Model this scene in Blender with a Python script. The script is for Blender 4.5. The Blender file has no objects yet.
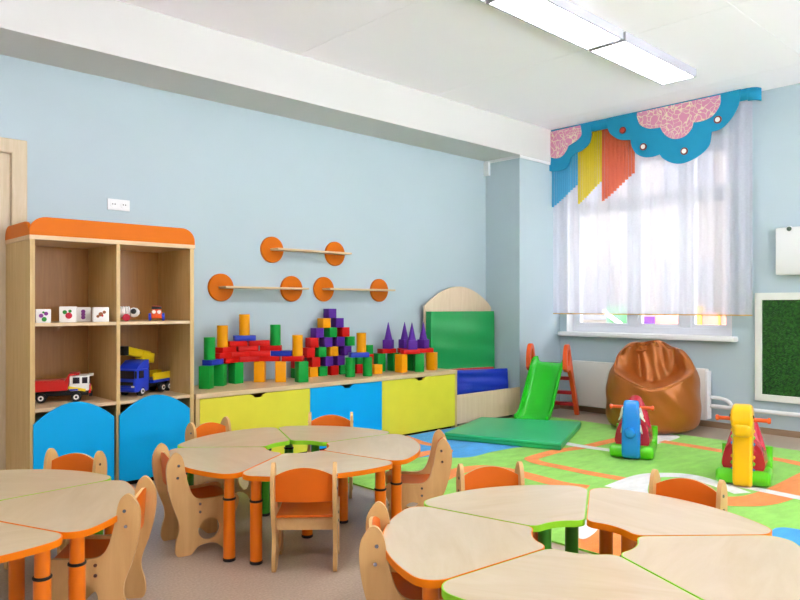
import bpy, bmesh, math, random
from mathutils import Vector, Matrix
random.seed(4)
S = bpy.context.scene
COL = S.collection
R_ = math.radians
PI = math.pi

# ------------------------------------------------------------------ materials
ALB = .90      # reflectance of the coloured things against the white ceiling
def lin(h, k=None):
    k = ALB if k is None else k
    h = h.lstrip('#'); o = []
    for i in (0, 2, 4):
        c = int(h[i:i+2], 16)/255
        o.append(c/12.92 if c <= .04045 else ((c+.055)/1.055)**2.4)
    return (o[0]*k, o[1]*k, o[2]*k, 1)

def new_mat(name):
    m = bpy.data.materials.new(name); m.use_nodes = True
    return m, m.node_tree, m.node_tree.nodes['Principled BSDF']

def plain(name, hexc, rough=.5, metal=0, coat=0, var=.05, scale=6, bump=0, bscale=200, spec=.35, sheen=0, k=None):
    m, nt, b = new_mat(name)
    c = lin(hexc, k)
    tc = nt.nodes.new('ShaderNodeTexCoord')
    n = nt.nodes.new('ShaderNodeTexNoise'); n.inputs['Scale'].default_value = scale; n.inputs['Detail'].default_value = 4
    nt.links.new(tc.outputs['Object'], n.inputs['Vector'])
    r = nt.nodes.new('ShaderNodeValToRGB')
    r.color_ramp.elements[0].position = .3; r.color_ramp.elements[1].position = .7
    r.color_ramp.elements[0].color = tuple(v*(1-var) for v in c[:3])+(1,)
    r.color_ramp.elements[1].color = tuple(min(1, v*(1+var)) for v in c[:3])+(1,)
    nt.links.new(n.outputs['Fac'], r.inputs['Fac']); nt.links.new(r.outputs['Color'], b.inputs['Base Color'])
    b.inputs['Roughness'].default_value = rough; b.inputs['Metallic'].default_value = metal
    b.inputs['Coat Weight'].default_value = coat; b.inputs['Specular IOR Level'].default_value = spec
    b.inputs['Sheen Weight'].default_value = sheen
    if bump:
        n2 = nt.nodes.new('ShaderNodeTexNoise'); n2.inputs['Scale'].default_value = bscale; n2.inputs['Detail'].default_value = 3
        nt.links.new(tc.outputs['Object'], n2.inputs['Vector'])
        bp = nt.nodes.new('ShaderNodeBump'); bp.inputs['Strength'].default_value = bump; bp.inputs['Distance'].default_value = .01
        nt.links.new(n2.outputs['Fac'], bp.inputs['Height']); nt.links.new(bp.outputs['Normal'], b.inputs['Normal'])
    return m

def wood(name, h1, h2, axis='x', rough=.42, scale=3.0, coat=0.1, stretch=14):
    m, nt, b = new_mat(name)
    tc = nt.nodes.new('ShaderNodeTexCoord'); mp = nt.nodes.new('ShaderNodeMapping')
    sc = [stretch]*3; sc['xyz'.index(axis)] = 1.0
    mp.inputs['Scale'].default_value = sc
    nt.links.new(tc.outputs['Object'], mp.inputs['Vector'])
    n = nt.nodes.new('ShaderNodeTexNoise'); n.inputs['Scale'].default_value = scale; n.inputs['Detail'].default_value = 7
    n.inputs['Roughness'].default_value = .6; n.inputs['Distortion'].default_value = .6
    nt.links.new(mp.outputs['Vector'], n.inputs['Vector'])
    r = nt.nodes.new('ShaderNodeValToRGB')
    r.color_ramp.elements[0].position = .3; r.color_ramp.elements[1].position = .72
    r.color_ramp.elements[0].color = lin(h1); r.color_ramp.elements[1].color = lin(h2)
    nt.links.new(n.outputs['Fac'], r.inputs['Fac']); nt.links.new(r.outputs['Color'], b.inputs['Base Color'])
    b.inputs['Roughness'].default_value = rough; b.inputs['Coat Weight'].default_value = coat
    return m

def glow(name, hexc, strength):
    m, nt, b = new_mat(name)
    b.inputs['Base Color'].default_value = lin(hexc, 1); b.inputs['Emission Color'].default_value = lin(hexc, 1)
    b.inputs['Emission Strength'].default_value = strength
    return m

def sheer(name, hexc, clear):
    m, nt, b = new_mat(name)
    out = nt.nodes['Material Output']
    tc = nt.nodes.new('ShaderNodeTexCoord'); wv = nt.nodes.new('ShaderNodeTexNoise'); wv.inputs['Scale'].default_value = 60
    nt.links.new(tc.outputs['Object'], wv.inputs['Vector'])
    d = nt.nodes.new('ShaderNodeBsdfDiffuse'); t = nt.nodes.new('ShaderNodeBsdfTranslucent'); x = nt.nodes.new('ShaderNodeBsdfTransparent')
    d.inputs['Color'].default_value = lin(hexc, .78); t.inputs['Color'].default_value = lin(hexc, .78)
    m1 = nt.nodes.new('ShaderNodeMixShader'); m1.inputs['Fac'].default_value = .5
    nt.links.new(d.outputs[0], m1.inputs[1]); nt.links.new(t.outputs[0], m1.inputs[2])
    mr = nt.nodes.new('ShaderNodeMapRange'); mr.inputs['To Min'].default_value = clear-.06; mr.inputs['To Max'].default_value = clear+.06
    nt.links.new(wv.outputs['Fac'], mr.inputs['Value'])
    m2 = nt.nodes.new('ShaderNodeMixShader'); nt.links.new(mr.outputs['Result'], m2.inputs['Fac'])
    nt.links.new(m1.outputs[0], m2.inputs[1]); nt.links.new(x.outputs[0], m2.inputs[2])
    nt.links.new(m2.outputs[0], out.inputs['Surface'])
    nt.nodes.remove(b)
    return m

M = {}
M['wall'] = plain('wall_paint', '#b8c9d2', .8, var=.012, scale=2, bump=.03, bscale=300)
M['plaster'] = plain('white_plaster', '#f3f3f4', .85, var=.01, k=1)  # unseen walls made white to bounce more light
M['beam'] = plain('beam_paint', '#d6d5d3', .85, var=.008, scale=2)
M['ceil'] = plain('ceiling_paint', '#fcf6ff', .85, var=.008, scale=2, k=1)
M['white'] = plain('white_lacquer', '#eeeef0', .35, var=.01)
M['whitewall'] = plain('radiator_enamel', '#e9e6e2', .4, var=.01)
M['pvc'] = plain('window_frame_white', '#eef0f6', .3, var=.01)
M['beech_z'] = wood('beech_upright', '#c8a564', '#dcbd82', 'z')
M['beech_x'] = wood('beech_lengthwise', '#d0af84', '#e2c69d', 'x')
M['beech_y'] = wood('beech_crosswise', '#c9a97c', '#dcc196', 'y')
M['back'] = wood('cabinet_back_veneer', '#a36d24', '#b67e33', 'z')
M['birch'] = wood('birch_plywood', '#cf9f5f', '#e2b87a', 'z', scale=2.2, stretch=7)
M['birch_x'] = wood('birch_plywood_level', '#d3a566', '#e4bc80', 'x', scale=2.2, stretch=7)
M['maple'] = wood('maple_tabletop', '#c0aa86', '#cebc9f', 'y', rough=.28, scale=2.0, coat=.25, stretch=6)
M['arch'] = wood('pale_birch_board', '#dcbfa0', '#e8cfb3', 'z')
M['doorwood'] = wood('door_frame_wood', '#c9b594', '#d8c6a8', 'z')
M['skirt'] = wood('skirting_wood', '#8d7258', '#a3886c', 'y')
M['orange'] = plain('orange_laminate', '#d66c00', .45, var=.04, spec=.15)
M['chair_orange'] = plain('orange_chair_laminate', '#e06a10', .42, var=.05, spec=.25)
M['edge_orange'] = plain('orange_edging', '#f07e00', .45, spec=.2)
M['edge_green'] = plain('lime_edging', '#8ed420', .4)
M['leg_orange'] = plain('orange_enamel', '#ef7a0c', .28, coat=.3)
M['leg_green'] = plain('green_enamel', '#3f9a22', .28, coat=.3)
M['black'] = plain('black_plastic', '#17171a', .45)
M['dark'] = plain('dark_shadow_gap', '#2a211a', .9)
M['steel'] = plain('screw_steel', '#9fa4b8', .25, metal=.9)
M['blue'] = plain('sky_blue_laminate', '#00a9e8', .45, var=.02, spec=.18)
M['yellow'] = plain('yellow_laminate', '#e2d83e', .45, var=.03, spec=.2)
M['b_green'] = plain('green_painted_block', '#0f9c3a', .42, spec=.2)
M['b_yellow'] = plain('amber_painted_block', '#f0a000', .42, spec=.2)
M['b_red'] = plain('red_painted_block', '#d0120c', .42, spec=.2)
M['b_blue'] = plain('blue_painted_block', '#1c36b4', .4)
M['b_purple'] = plain('purple_painted_block', '#5a2698', .42, spec=.2)
M['vinyl_green'] = plain('green_vinyl', '#1f9e53', .35, var=.03, bump=.08, bscale=40)
M['vinyl_blue'] = plain('blue_vinyl', '#1a39b4', .35, var=.03, bump=.1, bscale=30)
M['vinyl_red'] = plain('red_vinyl', '#c22a30', .35)
M['slide_green'] = plain('bright_green_plastic', '#1fbf1c', .25, coat=.3, var=.02)
M['toy_lime'] = plain('lime_plastic', '#5fd015', .28, coat=.3, var=.02)
M['toy_red'] = plain('cherry_plastic', '#c41f38', .25, coat=.35, var=.02)
M['toy_blue'] = plain('azure_plastic', '#1f8be0', .25, coat=.3, var=.02)
M['toy_yellow'] = plain('sun_yellow_plastic', '#ffc20a', .28, coat=.3, var=.02)
M['toy_orange'] = plain('orange_plastic', '#ee5a1c', .3, coat=.2, var=.02)
M['toy_white'] = plain('white_plastic', '#f2f0ec', .35)
M['truck_red'] = plain('truck_red_plastic', '#cf1f1a', .3, coat=.2)
M['truck_blue'] = plain('truck_blue_plastic', '#1c3fd0', .3, coat=.2)
M['truck_yellow'] = plain('truck_yellow_plastic', '#f2d21a', .3, coat=.2)
M['glass_dark'] = plain('dark_toy_glass', '#2c2630', .15)
M['step_red'] = plain('dark_red_plastic', '#b01a26', .3)
M['bean'] = plain('copper_vinyl', '#b5682a', .3, metal=.35, coat=.15, var=.05, bump=.06, bscale=25)
M['valance'] = plain('teal_blue_felt', '#1b93bd', .8, var=.04, bump=.1, bscale=120)
M['ring'] = plain('brown_ring', '#8a3a30', .5)
M['ringred'] = plain('red_disc', '#c03a24', .5)
M['frame_white'] = plain('frame_offwhite', '#e8e8e2', .45, var=.01)
M['knob'] = plain('green_grey_knob', '#5c7064', .3, metal=.4)
M['paint_berry'] = plain('printed_red', '#c8203c', .5)
M['paint_leaf'] = plain('printed_green', '#2f8a35', .5)
M['paint_plum'] = plain('printed_purple', '#8f3a94', .5)
M['paint_brown'] = plain('printed_brown', '#9a5a30', .5)
M['sheer'] = sheer('white_sheer_voile', '#efedfb', .27)
M['sheer_blue'] = sheer('blue_voile', '#4fc3f0', .10)
M['sheer_yellow'] = sheer('yellow_voile', '#fbe22a', .08)
M['sheer_coral'] = sheer('coral_voile', '#ff7a50', .08)
M['hem'] = plain('gold_hem_tape', '#dca85a', .6)
M['lamp_body'] = plain('lamp_housing_grey', '#b9b9c4', .4, var=.01)
M['lamp'] = glow('lamp_diffuser_glow', '#fbfcff', 5.0)
M['pane'] = new_mat('window_glass')[0]
_b = M['pane'].node_tree.nodes['Principled BSDF']
_b.inputs['Transmission Weight'].default_value = 1; _b.inputs['Roughness'].default_value = 0; _b.inputs['IOR'].default_value = 1.02
M['facade'] = plain('facade_cream', '#8d8280', .9, var=.08, scale=.6)
M['facade_win'] = plain('facade_window_grey', '#6c6a74', .3)
M['pale_ground'] = plain('outdoor_ground', '#e2e4e8', .9, k=1)  # ground made pale to bounce daylight up to the ceiling
M['added_lawn'] = plain('outdoor_added_lawn', '#6d7263', .95, var=.2, scale=3)
M['play_green'] = plain('playground_green', '#3c6f48', .5)
M['play_yellow'] = plain('playground_yellow', '#cda63a', .5)
M['play_red'] = plain('playground_red', '#c8786e', .5)
M['play_blue'] = plain('playground_blue', '#5a7fae', .5)

def floor_mat():
    m, nt, b = new_mat('beige_linoleum')
    tc = nt.nodes.new('ShaderNodeTexCoord')
    n = nt.nodes.new('ShaderNodeTexNoise'); n.inputs['Scale'].default_value = 90; n.inputs['Detail'].default_value = 6
    n2 = nt.nodes.new('ShaderNodeTexNoise'); n2.inputs['Scale'].default_value = 2.0
    nt.links.new(tc.outputs['Object'], n.inputs['Vector']); nt.links.new(tc.outputs['Object'], n2.inputs['Vector'])
    mx = nt.nodes.new('ShaderNodeMath'); mx.operation = 'MULTIPLY_ADD'; mx.inputs[1].default_value = .3
    nt.links.new(n2.outputs['Fac'], mx.inputs[0]); nt.links.new(n.outputs['Fac'], mx.inputs[2])
    r = nt.nodes.new('ShaderNodeValToRGB')
    r.color_ramp.elements[0].position = .45; r.color_ramp.elements[1].position = .85
    r.color_ramp.elements[0].color = lin('#a59280'); r.color_ramp.elements[1].color = lin('#bda995')
    nt.links.new(mx.outputs[0], r.inputs['Fac']); nt.links.new(r.outputs['Color'], b.inputs['Base Color'])
    b.inputs['Roughness'].default_value = .38
    return m
M['floor'] = floor_mat()

def rug_mat(name, h):
    m, nt, b = new_mat(name)
    c = lin(h)
    tc = nt.nodes.new('ShaderNodeTexCoord')
    mp = nt.nodes.new('ShaderNodeMapping'); mp.inputs['Scale'].default_value = (4, 9, 4); mp.inputs['Rotation'].default_value = (0, 0, .5)
    nt.links.new(tc.outputs['Object'], mp.inputs['Vector'])
    n = nt.nodes.new('ShaderNodeTexNoise'); n.inputs['Scale'].default_value = 1.3; n.inputs['Detail'].default_value = 6; n.inputs['Roughness'].default_value = .65
    nt.links.new(mp.outputs['Vector'], n.inputs['Vector'])
    r = nt.nodes.new('ShaderNodeValToRGB'); r.color_ramp.elements[0].position = .32; r.color_ramp.elements[1].position = .68
    r.color_ramp.elements[0].color = tuple(v*.86 for v in c[:3])+(1,); r.color_ramp.elements[1].color = tuple(min(1, v*1.12+.01) for v in c[:3])+(1,)
    nt.links.new(n.outputs['Fac'], r.inputs['Fac']); nt.links.new(r.outputs['Color'], b.inputs['Base Color'])
    f = nt.nodes.new('ShaderNodeTexNoise'); f.inputs['Scale'].default_value = 350
    nt.links.new(tc.outputs['Object'], f.inputs['Vector'])
    bp = nt.nodes.new('ShaderNodeBump'); bp.inputs['Strength'].default_value = .5; bp.inputs['Distance'].default_value = .004
    nt.links.new(f.outputs['Fac'], bp.inputs['Height']); nt.links.new(bp.outputs['Normal'], b.inputs['Normal'])
    b.inputs['Roughness'].default_value = .95; b.inputs['Sheen Weight'].default_value = .2; b.inputs['Specular IOR Level'].default_value = .1
    return m
RUGM = [rug_mat('rug_green_pile', '#8fd250'), rug_mat('rug_orange_pile', '#f58a35'), rug_mat('rug_white_pile', '#e4e4e2'), rug_mat('rug_blue_pile', '#2a9fe8')]

def turf_mat():
    m, nt, b = new_mat('green_turf_board')
    tc = nt.nodes.new('ShaderNodeTexCoord')
    n = nt.nodes.new('ShaderNodeTexVoronoi'); n.inputs['Scale'].default_value = 70
    n2 = nt.nodes.new('ShaderNodeTexNoise'); n2.inputs['Scale'].default_value = 40
    nt.links.new(tc.outputs['Object'], n.inputs['Vector']); nt.links.new(tc.outputs['Object'], n2.inputs['Vector'])
    r = nt.nodes.new('ShaderNodeValToRGB'); r.color_ramp.elements[0].position = .35; r.color_ramp.elements[1].position = .65
    r.color_ramp.elements[0].color = lin('#123c10'); r.color_ramp.elements[1].color = lin('#2a6a1c')
    nt.links.new(n2.outputs['Fac'], r.inputs['Fac']); nt.links.new(r.outputs['Color'], b.inputs['Base Color'])
    bp = nt.nodes.new('ShaderNodeBump'); bp.inputs['Strength'].default_value = 1; bp.inputs['Distance'].default_value = .01
    nt.links.new(n.outputs['Distance'], bp.inputs['Height']); nt.links.new(bp.outputs['Normal'], b.inputs['Normal'])
    b.inputs['Roughness'].default_value = .9
    return m
M['turf'] = turf_mat()

def cloud_mat():
    m, nt, b = new_mat('pink_cloud_print')
    tc = nt.nodes.new('ShaderNodeTexCoord')
    n = nt.nodes.new('ShaderNodeTexNoise'); n.inputs['Scale'].default_value = 5; n.inputs['Detail'].default_value = 2
    nt.links.new(tc.outputs['Object'], n.inputs['Vector'])
    mx = nt.nodes.new('ShaderNodeMix'); mx.data_type = 'VECTOR'; mx.inputs[0].default_value = .25
    nt.links.new(tc.outputs['Object'], mx.inputs[4]); nt.links.new(n.outputs['Color'], mx.inputs[5])
    v = nt.nodes.new('ShaderNodeTexVoronoi'); v.feature = 'DISTANCE_TO_EDGE'; v.inputs['Scale'].default_value = 20
    nt.links.new(mx.outputs[1], v.inputs['Vector'])
    r = nt.nodes.new('ShaderNodeValToRGB'); r.color_ramp.elements[0].position = .025; r.color_ramp.elements[1].position = .07
    r.color_ramp.elements[0].color = lin('#f0e2c4'); r.color_ramp.elements[1].color = lin('#e294b4')
    nt.links.new(v.outputs['Distance'], r.inputs['Fac']); nt.links.new(r.outputs['Color'], b.inputs['Base Color'])
    b.inputs['Roughness'].default_value = .8
    return m
M['cloud'] = cloud_mat()

# ------------------------------------------------------------------ mesh builder
class MB:
    def __init__(self): self.bm = bmesh.new(); self.mi = 0
    def _add(self, verts, faces, mi=None):
        vs = [self.bm.verts.new(v) for v in verts]
        out = []
        for f in faces:
            try:
                fc = self.bm.faces.new([vs[i] for i in f]); fc.material_index = self.mi if mi is None else mi; out.append(fc)
            except ValueError: pass
        return vs, out
    def box(self, c, s, rz=0, bev=0, seg=2, mi=None, mat=None):
        x, y, z = s[0]/2, s[1]/2, s[2]/2
        V = [(-x,-y,-z),(x,-y,-z),(x,y,-z),(-x,y,-z),(-x,-y,z),(x,-y,z),(x,y,z),(-x,y,z)]
        T = Matrix.Translation(c) @ (mat if mat else Matrix.Rotation(rz, 4, 'Z'))
        vs, fs = self._add([T @ Vector(v) for v in V], [(3,2,1,0),(4,5,6,7),(0,1,5,4),(1,2,6,5),(2,3,7,6),(3,0,4,7)], mi)
        if bev:
            ed = {e for f in fs for e in f.edges}
            bmesh.ops.bevel(self.bm, geom=list(ed), offset=bev, segments=seg, profile=.5, affect='EDGES')
        return self
    def b2(self, lo, hi, **k):
        return self.box([(a+b)/2 for a, b in zip(lo, hi)], [abs(b-a) for a, b in zip(lo, hi)], **k)
    def cyl(self, p0, p1, r0, r1=None, seg=20, mi=None, bev=0):
        r1 = r0 if r1 is None else r1
        p0, p1 = Vector(p0), Vector(p1); d = (p1-p0).normalized()
        a = d.orthogonal().normalized(); b = d.cross(a)
        ring = lambda p, r: [p+a*r*math.cos(2*PI*i/seg)+b*r*math.sin(2*PI*i/seg) for i in range(seg)]
        L = (p1-p0).length
        prof = [(0, r0), (1, r1)]
        if bev: prof = [(0, r0-bev), (bev/L, r0), (1-bev/L, r1), (1, max(r1-bev, .0005))]
        V = []; F = []
        for t, r in prof: V += ring(p0+(p1-p0)*t, max(r, .0004))
        n = len(prof)
        for k in range(n-1):
            for i in range(seg):
                j = (i+1) % seg; F.append((k*seg+i, k*seg+j, (k+1)*seg+j, (k+1)*seg+i))
        F.append(tuple(reversed(range(seg)))); F.append(tuple((n-1)*seg+i for i in range(seg)))
        self._add(V, F, mi); return self
    def lathe(self, prof, c=(0,0,0), seg=24, axis='z', mi=None):
        V = []; F = []
        for r, z in prof:
            for i in range(seg):
                t = 2*PI*i/seg; p = (r*math.cos(t), r*math.sin(t), z)
                if axis == 'x': p = (z, p[0], p[1])
                if axis == 'y': p = (p[0], z, p[1])
                V.append((p[0]+c[0], p[1]+c[1], p[2]+c[2]))
        n = len(prof)
        for k in range(n-1):
            for i in range(seg):
                j = (i+1) % seg; F.append((k*seg+i, k*seg+j, (k+1)*seg+j, (k+1)*seg+i))
        F.append(tuple(reversed(range(seg)))); F.append(tuple((n-1)*seg+i for i in range(seg)))
        self._add(V, F, mi); return self
    def tube(self, pts, r, seg=10, closed=False, mi=None):
        pts = [Vector(p) for p in pts]; n = len(pts); V = []; F = []
        up = None
        for i, p in enumerate(pts):
            q0 = pts[(i-1) % n] if (closed or i > 0) else p
            q1 = pts[(i+1) % n] if (closed or i < n-1) else p
            d = (q1-q0).normalized()
            if up is None: up = d.orthogonal().normalized()
            a = (up-d*up.dot(d)).normalized(); up = a; b = d.cross(a)
            rr = r[i] if isinstance(r, (list, tuple)) else r
            V += [p+a*rr*math.cos(2*PI*k/seg)+b*rr*math.sin(2*PI*k/seg) for k in range(seg)]
        for i in range(n if closed else n-1):
            for k in range(seg):
                l = (k+1) % seg; j = (i+1) % n
                F.append((i*seg+k, i*seg+l, j*seg+l, j*seg+k))
        if not closed:
            F.append(tuple(reversed(range(seg)))); F.append(tuple((n-1)*seg+k for k in range(seg)))
        self._add(V, F, mi); return self
    def prism(self, poly, t0, t1, f, holes=(), mi=None, side_mi=None):
        """poly in 2-D, f(u,v,t) -> 3-D; caps with holes"""
        loops = [list(poly)]+[list(h) for h in holes]
        tmp = bmesh.new(); edges = []; idx = {}; flat = []
        for lp in loops:
            vs = []
            for p in lp:
                v = tmp.verts.new((p[0], p[1], 0)); idx[v] = len(flat); flat.append(p); vs.append(v)
            for i in range(len(vs)): edges.append(tmp.edges.new((vs[i], vs[(i+1) % len(vs)])))
        if holes:
            bmesh.ops.triangle_fill(tmp, edges=edges, use_beauty=True)
        else:
            tmp.faces.new(list(idx.keys()))
        caps = [[idx[v] for v in fc.verts] for fc in tmp.faces]
        nrm = [fc.normal.z for fc in tmp.faces]
        tmp.normal_update(); nrm = [fc.normal.z for fc in tmp.faces]
        tmp.free()
        N = len(flat)
        V = [f(p[0], p[1], t0) for p in flat]+[f(p[0], p[1], t1) for p in flat]
        F = []
        for c, nz in zip(caps, nrm):
            c = c if nz > 0 else c[::-1]
            F.append(tuple(reversed(c))); F.append(tuple(i+N for i in c))
        nc = len(F); o = 0
        for lp in loops:
            n = len(lp)
            for i in range(n):
                a, b = o+i, o+(i+1) % n
                F.append((a, b, b+N, a+N))
            o += n
        vs, fs = self._add(V, F, mi)
        if side_mi is not None:
            for fc in fs[nc:]: fc.material_index = side_mi
        return self
    def grid(self, fn, nu, nv, closed_u=False, mi=None):
        V = [fn(i/(nu if closed_u else nu-1), j/(nv-1)) for j in range(nv) for i in range(nu)]
        F = []
        for j in range(nv-1):
            for i in range(nu if closed_u else nu-1):
                k = (i+1) % nu
                F.append((j*nu+i, j*nu+k, (j+1)*nu+k, (j+1)*nu+i))
        self._add(V, F, mi); return self
    def mesh(self, name, mats, smooth=35):
        bmesh.ops.recalc_face_normals(self.bm, faces=self.bm.faces)
        me = bpy.data.meshes.new(name); self.bm.to_mesh(me); self.bm.free()
        for m in (mats if isinstance(mats, (list, tuple)) else [mats]): me.materials.append(m)
        if smooth:
            me.shade_smooth(); me.set_sharp_from_angle(angle=R_(smooth))
        return me
    def build(self, name, mats, parent=None, loc=None, rz=0, smooth=35):
        o = bpy.data.objects.new(name, self.mesh(name, mats, smooth)); COL.objects.link(o)
        if parent is not None: o.parent = parent
        if loc: o.location = loc
        o.rotation_euler.z = rz
        return o

def tag(o, label, cat, group=None):
    o['label'] = label; o['category'] = cat
    if group: o['group'] = group
    return o
def thing(name, label, cat, loc=(0,0,0), rz=0, group=None):
    o = bpy.data.objects.new(name, None); COL.objects.link(o)
    o.empty_display_size = .1; o.location = loc; o.rotation_euler.z = rz
    return tag(o, label, cat, group)
def struct(o): o['kind'] = 'structure'; return o
def dup(root, loc, rz, label, group=None):
    r = root.copy(); COL.objects.link(r); r.location = loc; r.rotation_euler.z = rz; r['label'] = label
    if group: r['group'] = group
    for ch in list(root.children):
        c = ch.copy(); COL.objects.link(c); c.parent = r
        for g in list(ch.children):
            d = g.copy(); COL.objects.link(d); d.parent = c
    return r
def spline(P, n=6, closed=False):
    out = []; N = len(P); D = len(P[0])
    for i in range(N if closed else N-1):
        g = lambda k: P[k % N] if closed else P[min(max(k, 0), N-1)]
        p0, p1, p2, p3 = g(i-1), g(i), g(i+1), g(i+2)
        for s in range(n):
            t = s/n
            out.append(tuple(.5*((2*p1[d])+(-p0[d]+p2[d])*t+(2*p0[d]-5*p1[d]+4*p2[d]-p3[d])*t*t+(-p0[d]+3*p1[d]-3*p2[d]+p3[d])*t**3) for d in range(D)))
    if not closed: out.append(tuple(P[-1]))
    return out
def circle(cx, cy, r, n=24): return [(cx+r*math.cos(2*PI*i/n), cy+r*math.sin(2*PI*i/n)) for i in range(n)]
def bevel_mod(o, w=.003, seg=2, ang=50):
    m = o.modifiers.new('rounding', 'BEVEL'); m.width = w; m.segments = seg; m.limit_method = 'ANGLE'; m.angle_limit = R_(ang)
    return o
XY = lambda u, v, t: (u, v, t)
XZ = lambda u, v, t: (u, t, v)
YZ = lambda u, v, t: (t, u, v)

# ------------------------------------------------------------------ room
X0, XW, Y0, YW, H = -1.6, 7.30, -2.3, 5.37, 3.36
struct(MB().b2((X0-.2, Y0-.2, -.15), (XW+.26, YW+.2, 0)).build('floor', M['floor'], smooth=0))
# ceiling slabs with fine joints
mb = MB(); xs = [X0-.2, .11, 1.76, 3.41, 5.06, 6.71, XW+.26]; ys = [Y0-.2, .33, 1.96, YW+.2]
mb.b2((X0-.2, Y0-.2, H+.012), (XW+.26, YW+.2, H+.15))
for a, b in zip(xs, xs[1:]):
    for c, d in zip(ys, ys[1:]): mb.b2((a+.002, c+.002, H), (b-.002, d-.002, H+.012))
struct(mb.build('ceiling', M['ceil'], smooth=0))
struct(MB().b2((X0-.2, YW, 0), (XW+.26, YW+.2, H)).build('wall_left', M['wall'], smooth=0))
WO = (2.83, 4.78, .94, 2.98)
rect = lambda a, b, c, d: [(a, c), (b, c), (b, d), (a, d)]
mb = MB(); mb.prism([(Y0-.2, 0), (YW, 0), (YW, H), (Y0-.2, H)], XW, XW+.26, YZ, holes=[rect(*WO)])
struct(mb.build('wall_back', M['wall'], smooth=0))
RW = [(.9, 3.4), (4.0, 6.3)]
mb = MB(); mb.prism([(X0, 0), (XW, 0), (XW, H), (X0, H)], Y0-.2, Y0, XZ, holes=[rect(a, b, .8, 3.15) for a, b in RW])
struct(mb.build('wall_right', M['plaster'], smooth=0))
struct(MB().b2((X0-.2, Y0-.2, 0), (X0, YW, H)).build('wall_front', M['plaster'], smooth=0))
# windows added in the unseen right wall to let in more daylight
def added_window(n, c, half, zl, zh, along):
    f = (lambda u, v, t: (u, t, v)) if along == 'x' else YZ
    w = struct(bpy.data.objects.new(f'window_{n}', None)); COL.objects.link(w); w.location = c
    mb = MB(); hs = [rect(-half+.07+i*(2*half-.07)/3, -half+(i+1)*(2*half-.07)/3, .07, zh-zl-.07) for i in range(3)]
    mb.prism(rect(-half, half, 0, zh-zl), -.03, .03, f, holes=hs); mb.build('window_frame', M['pvc'], w, smooth=0)
    for h in hs:
        mb = MB(); mb.prism(h, -.004, .004, f); mb.build('pane', M['pane'], w, smooth=0)
for i, (a, b) in enumerate(RW): added_window(2+i, ((a+b)/2, Y0-.1, .8), (b-a)/2, .8, 3.15, 'x')
# boxed beam along the left wall and corner pillar below it
struct(MB().b2((X0, 4.85, 2.977), (XW, YW, H)).build('trim_1', M['beam'], smooth=0))
struct(MB().b2((6.49, 4.87, 0), (XW, YW, 2.977)).build('trim_2', M['wall'], smooth=0))
# thin white moulding under the beam round the pillar
mb = MB(); mb.b2((6.475, 4.855, 2.945), (XW, 4.87, 2.977)).b2((6.475, 4.855, 2.945), (6.49, YW, 2.977)); mb.b2((6.45, 5.30, 2.80), (6.49, YW, 2.96))
struct(mb.build('trim_3', M['white'], smooth=0))
struct(MB().b2((XW-.016, Y0, 0), (XW, 4.87, .06)).build('baseboard_back', M['skirt'], smooth=0))
mb = MB(); mb.b2((1.47, YW-.014, 0), (6.49, YW, .06)).b2((6.476, 4.86, 0), (6.49, YW-.014, .06)).b2((6.476, 4.856, 0), (XW-.016, 4.87, .06))
struct(mb.build('baseboard_left', M['skirt'], smooth=0))
struct(MB().b2((X0, Y0, 0), (XW-.016, Y0+.014, .06)).build('baseboard_right', M['skirt'], smooth=0))
# door frame beside the bookcase
dr = struct(bpy.data.objects.new('door_1', None)); COL.objects.link(dr); dr.location = (.95, YW, 0)
mb = MB(); mb.prism([(-.53, 0), (-.53, 2.4), (.51, 2.4), (.51, 0), (.41, 0), (.41, 2.3), (-.43, 2.3), (-.43, 0)], -.055, 0, XZ)
bevel_mod(mb.build('door_frame', M['doorwood'], dr, smooth=0), .008)
mb = MB(); mb.b2((-.43, -.02, .005), (.41, 0, 2.3)); mb.b2((-.3, -.026, 1.2), (.28, -.018, 2.15), bev=.003); mb.b2((-.3, -.026, .15), (.28, -.018, 1.05), bev=.003)
mb.build('door_leaf', M['doorwood'], dr, smooth=0)

# window
wn = struct(bpy.data.objects.new('window_1', None)); COL.objects.link(wn); wn.location = (7.44, (WO[0]+WO[1])/2, WO[2])
hw = (WO[1]-WO[0])/2; wh = WO[3]-WO[2]; cy = (WO[0]+WO[1])/2
mb = MB(); fr = .075
mb.prism([(-hw, 0), (hw, 0), (hw, wh), (-hw, wh)], -.01, .06, YZ, holes=[[(-hw+fr, fr), (hw-fr, fr), (hw-fr, wh-fr), (-hw+fr, wh-fr)]])
bevel_mod(mb.build('window_frame', M['pvc'], wn, smooth=0), .006)
for yy in (3.965, 3.36):
    MB().b2((-.02, yy-cy-.055, fr), (.06, yy-cy+.055, wh-fr), bev=.006).build('mullion', M['pvc'], wn)
MB().b2((-.022, -hw+fr, 1.44), (.06, hw-fr, 1.54), bev=.006).build('transom', M['pvc'], wn)
eds = [(-hw+fr, 3.36-cy-.055), (3.36-cy+.055, 3.965-cy-.055), (3.965-cy+.055, hw-fr)]
for a, b in eds:
    for lo, hi in ((fr, 1.44), (1.54, wh-fr)):
        mb = MB(); mb.prism([(a, lo), (b, lo), (b, hi), (a, hi)], -.005, .05, YZ, holes=[[(a+.035, lo+.035), (b-.035, lo+.035), (b-.035, hi-.035), (a+.035, hi-.035)]])
        s = mb.build('sash', M['pvc'], wn, smooth=0)
        MB().b2((.02, a+.035, lo+.035), (.028, b-.035, hi-.035)).build('pane', M['pane'], s, smooth=0)
MB().b2((-.02, 3.4-cy-.03, .55), (-.05, 3.4-cy-.01, .68), bev=.004).build('window_handle', M['white'], wn)
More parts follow.
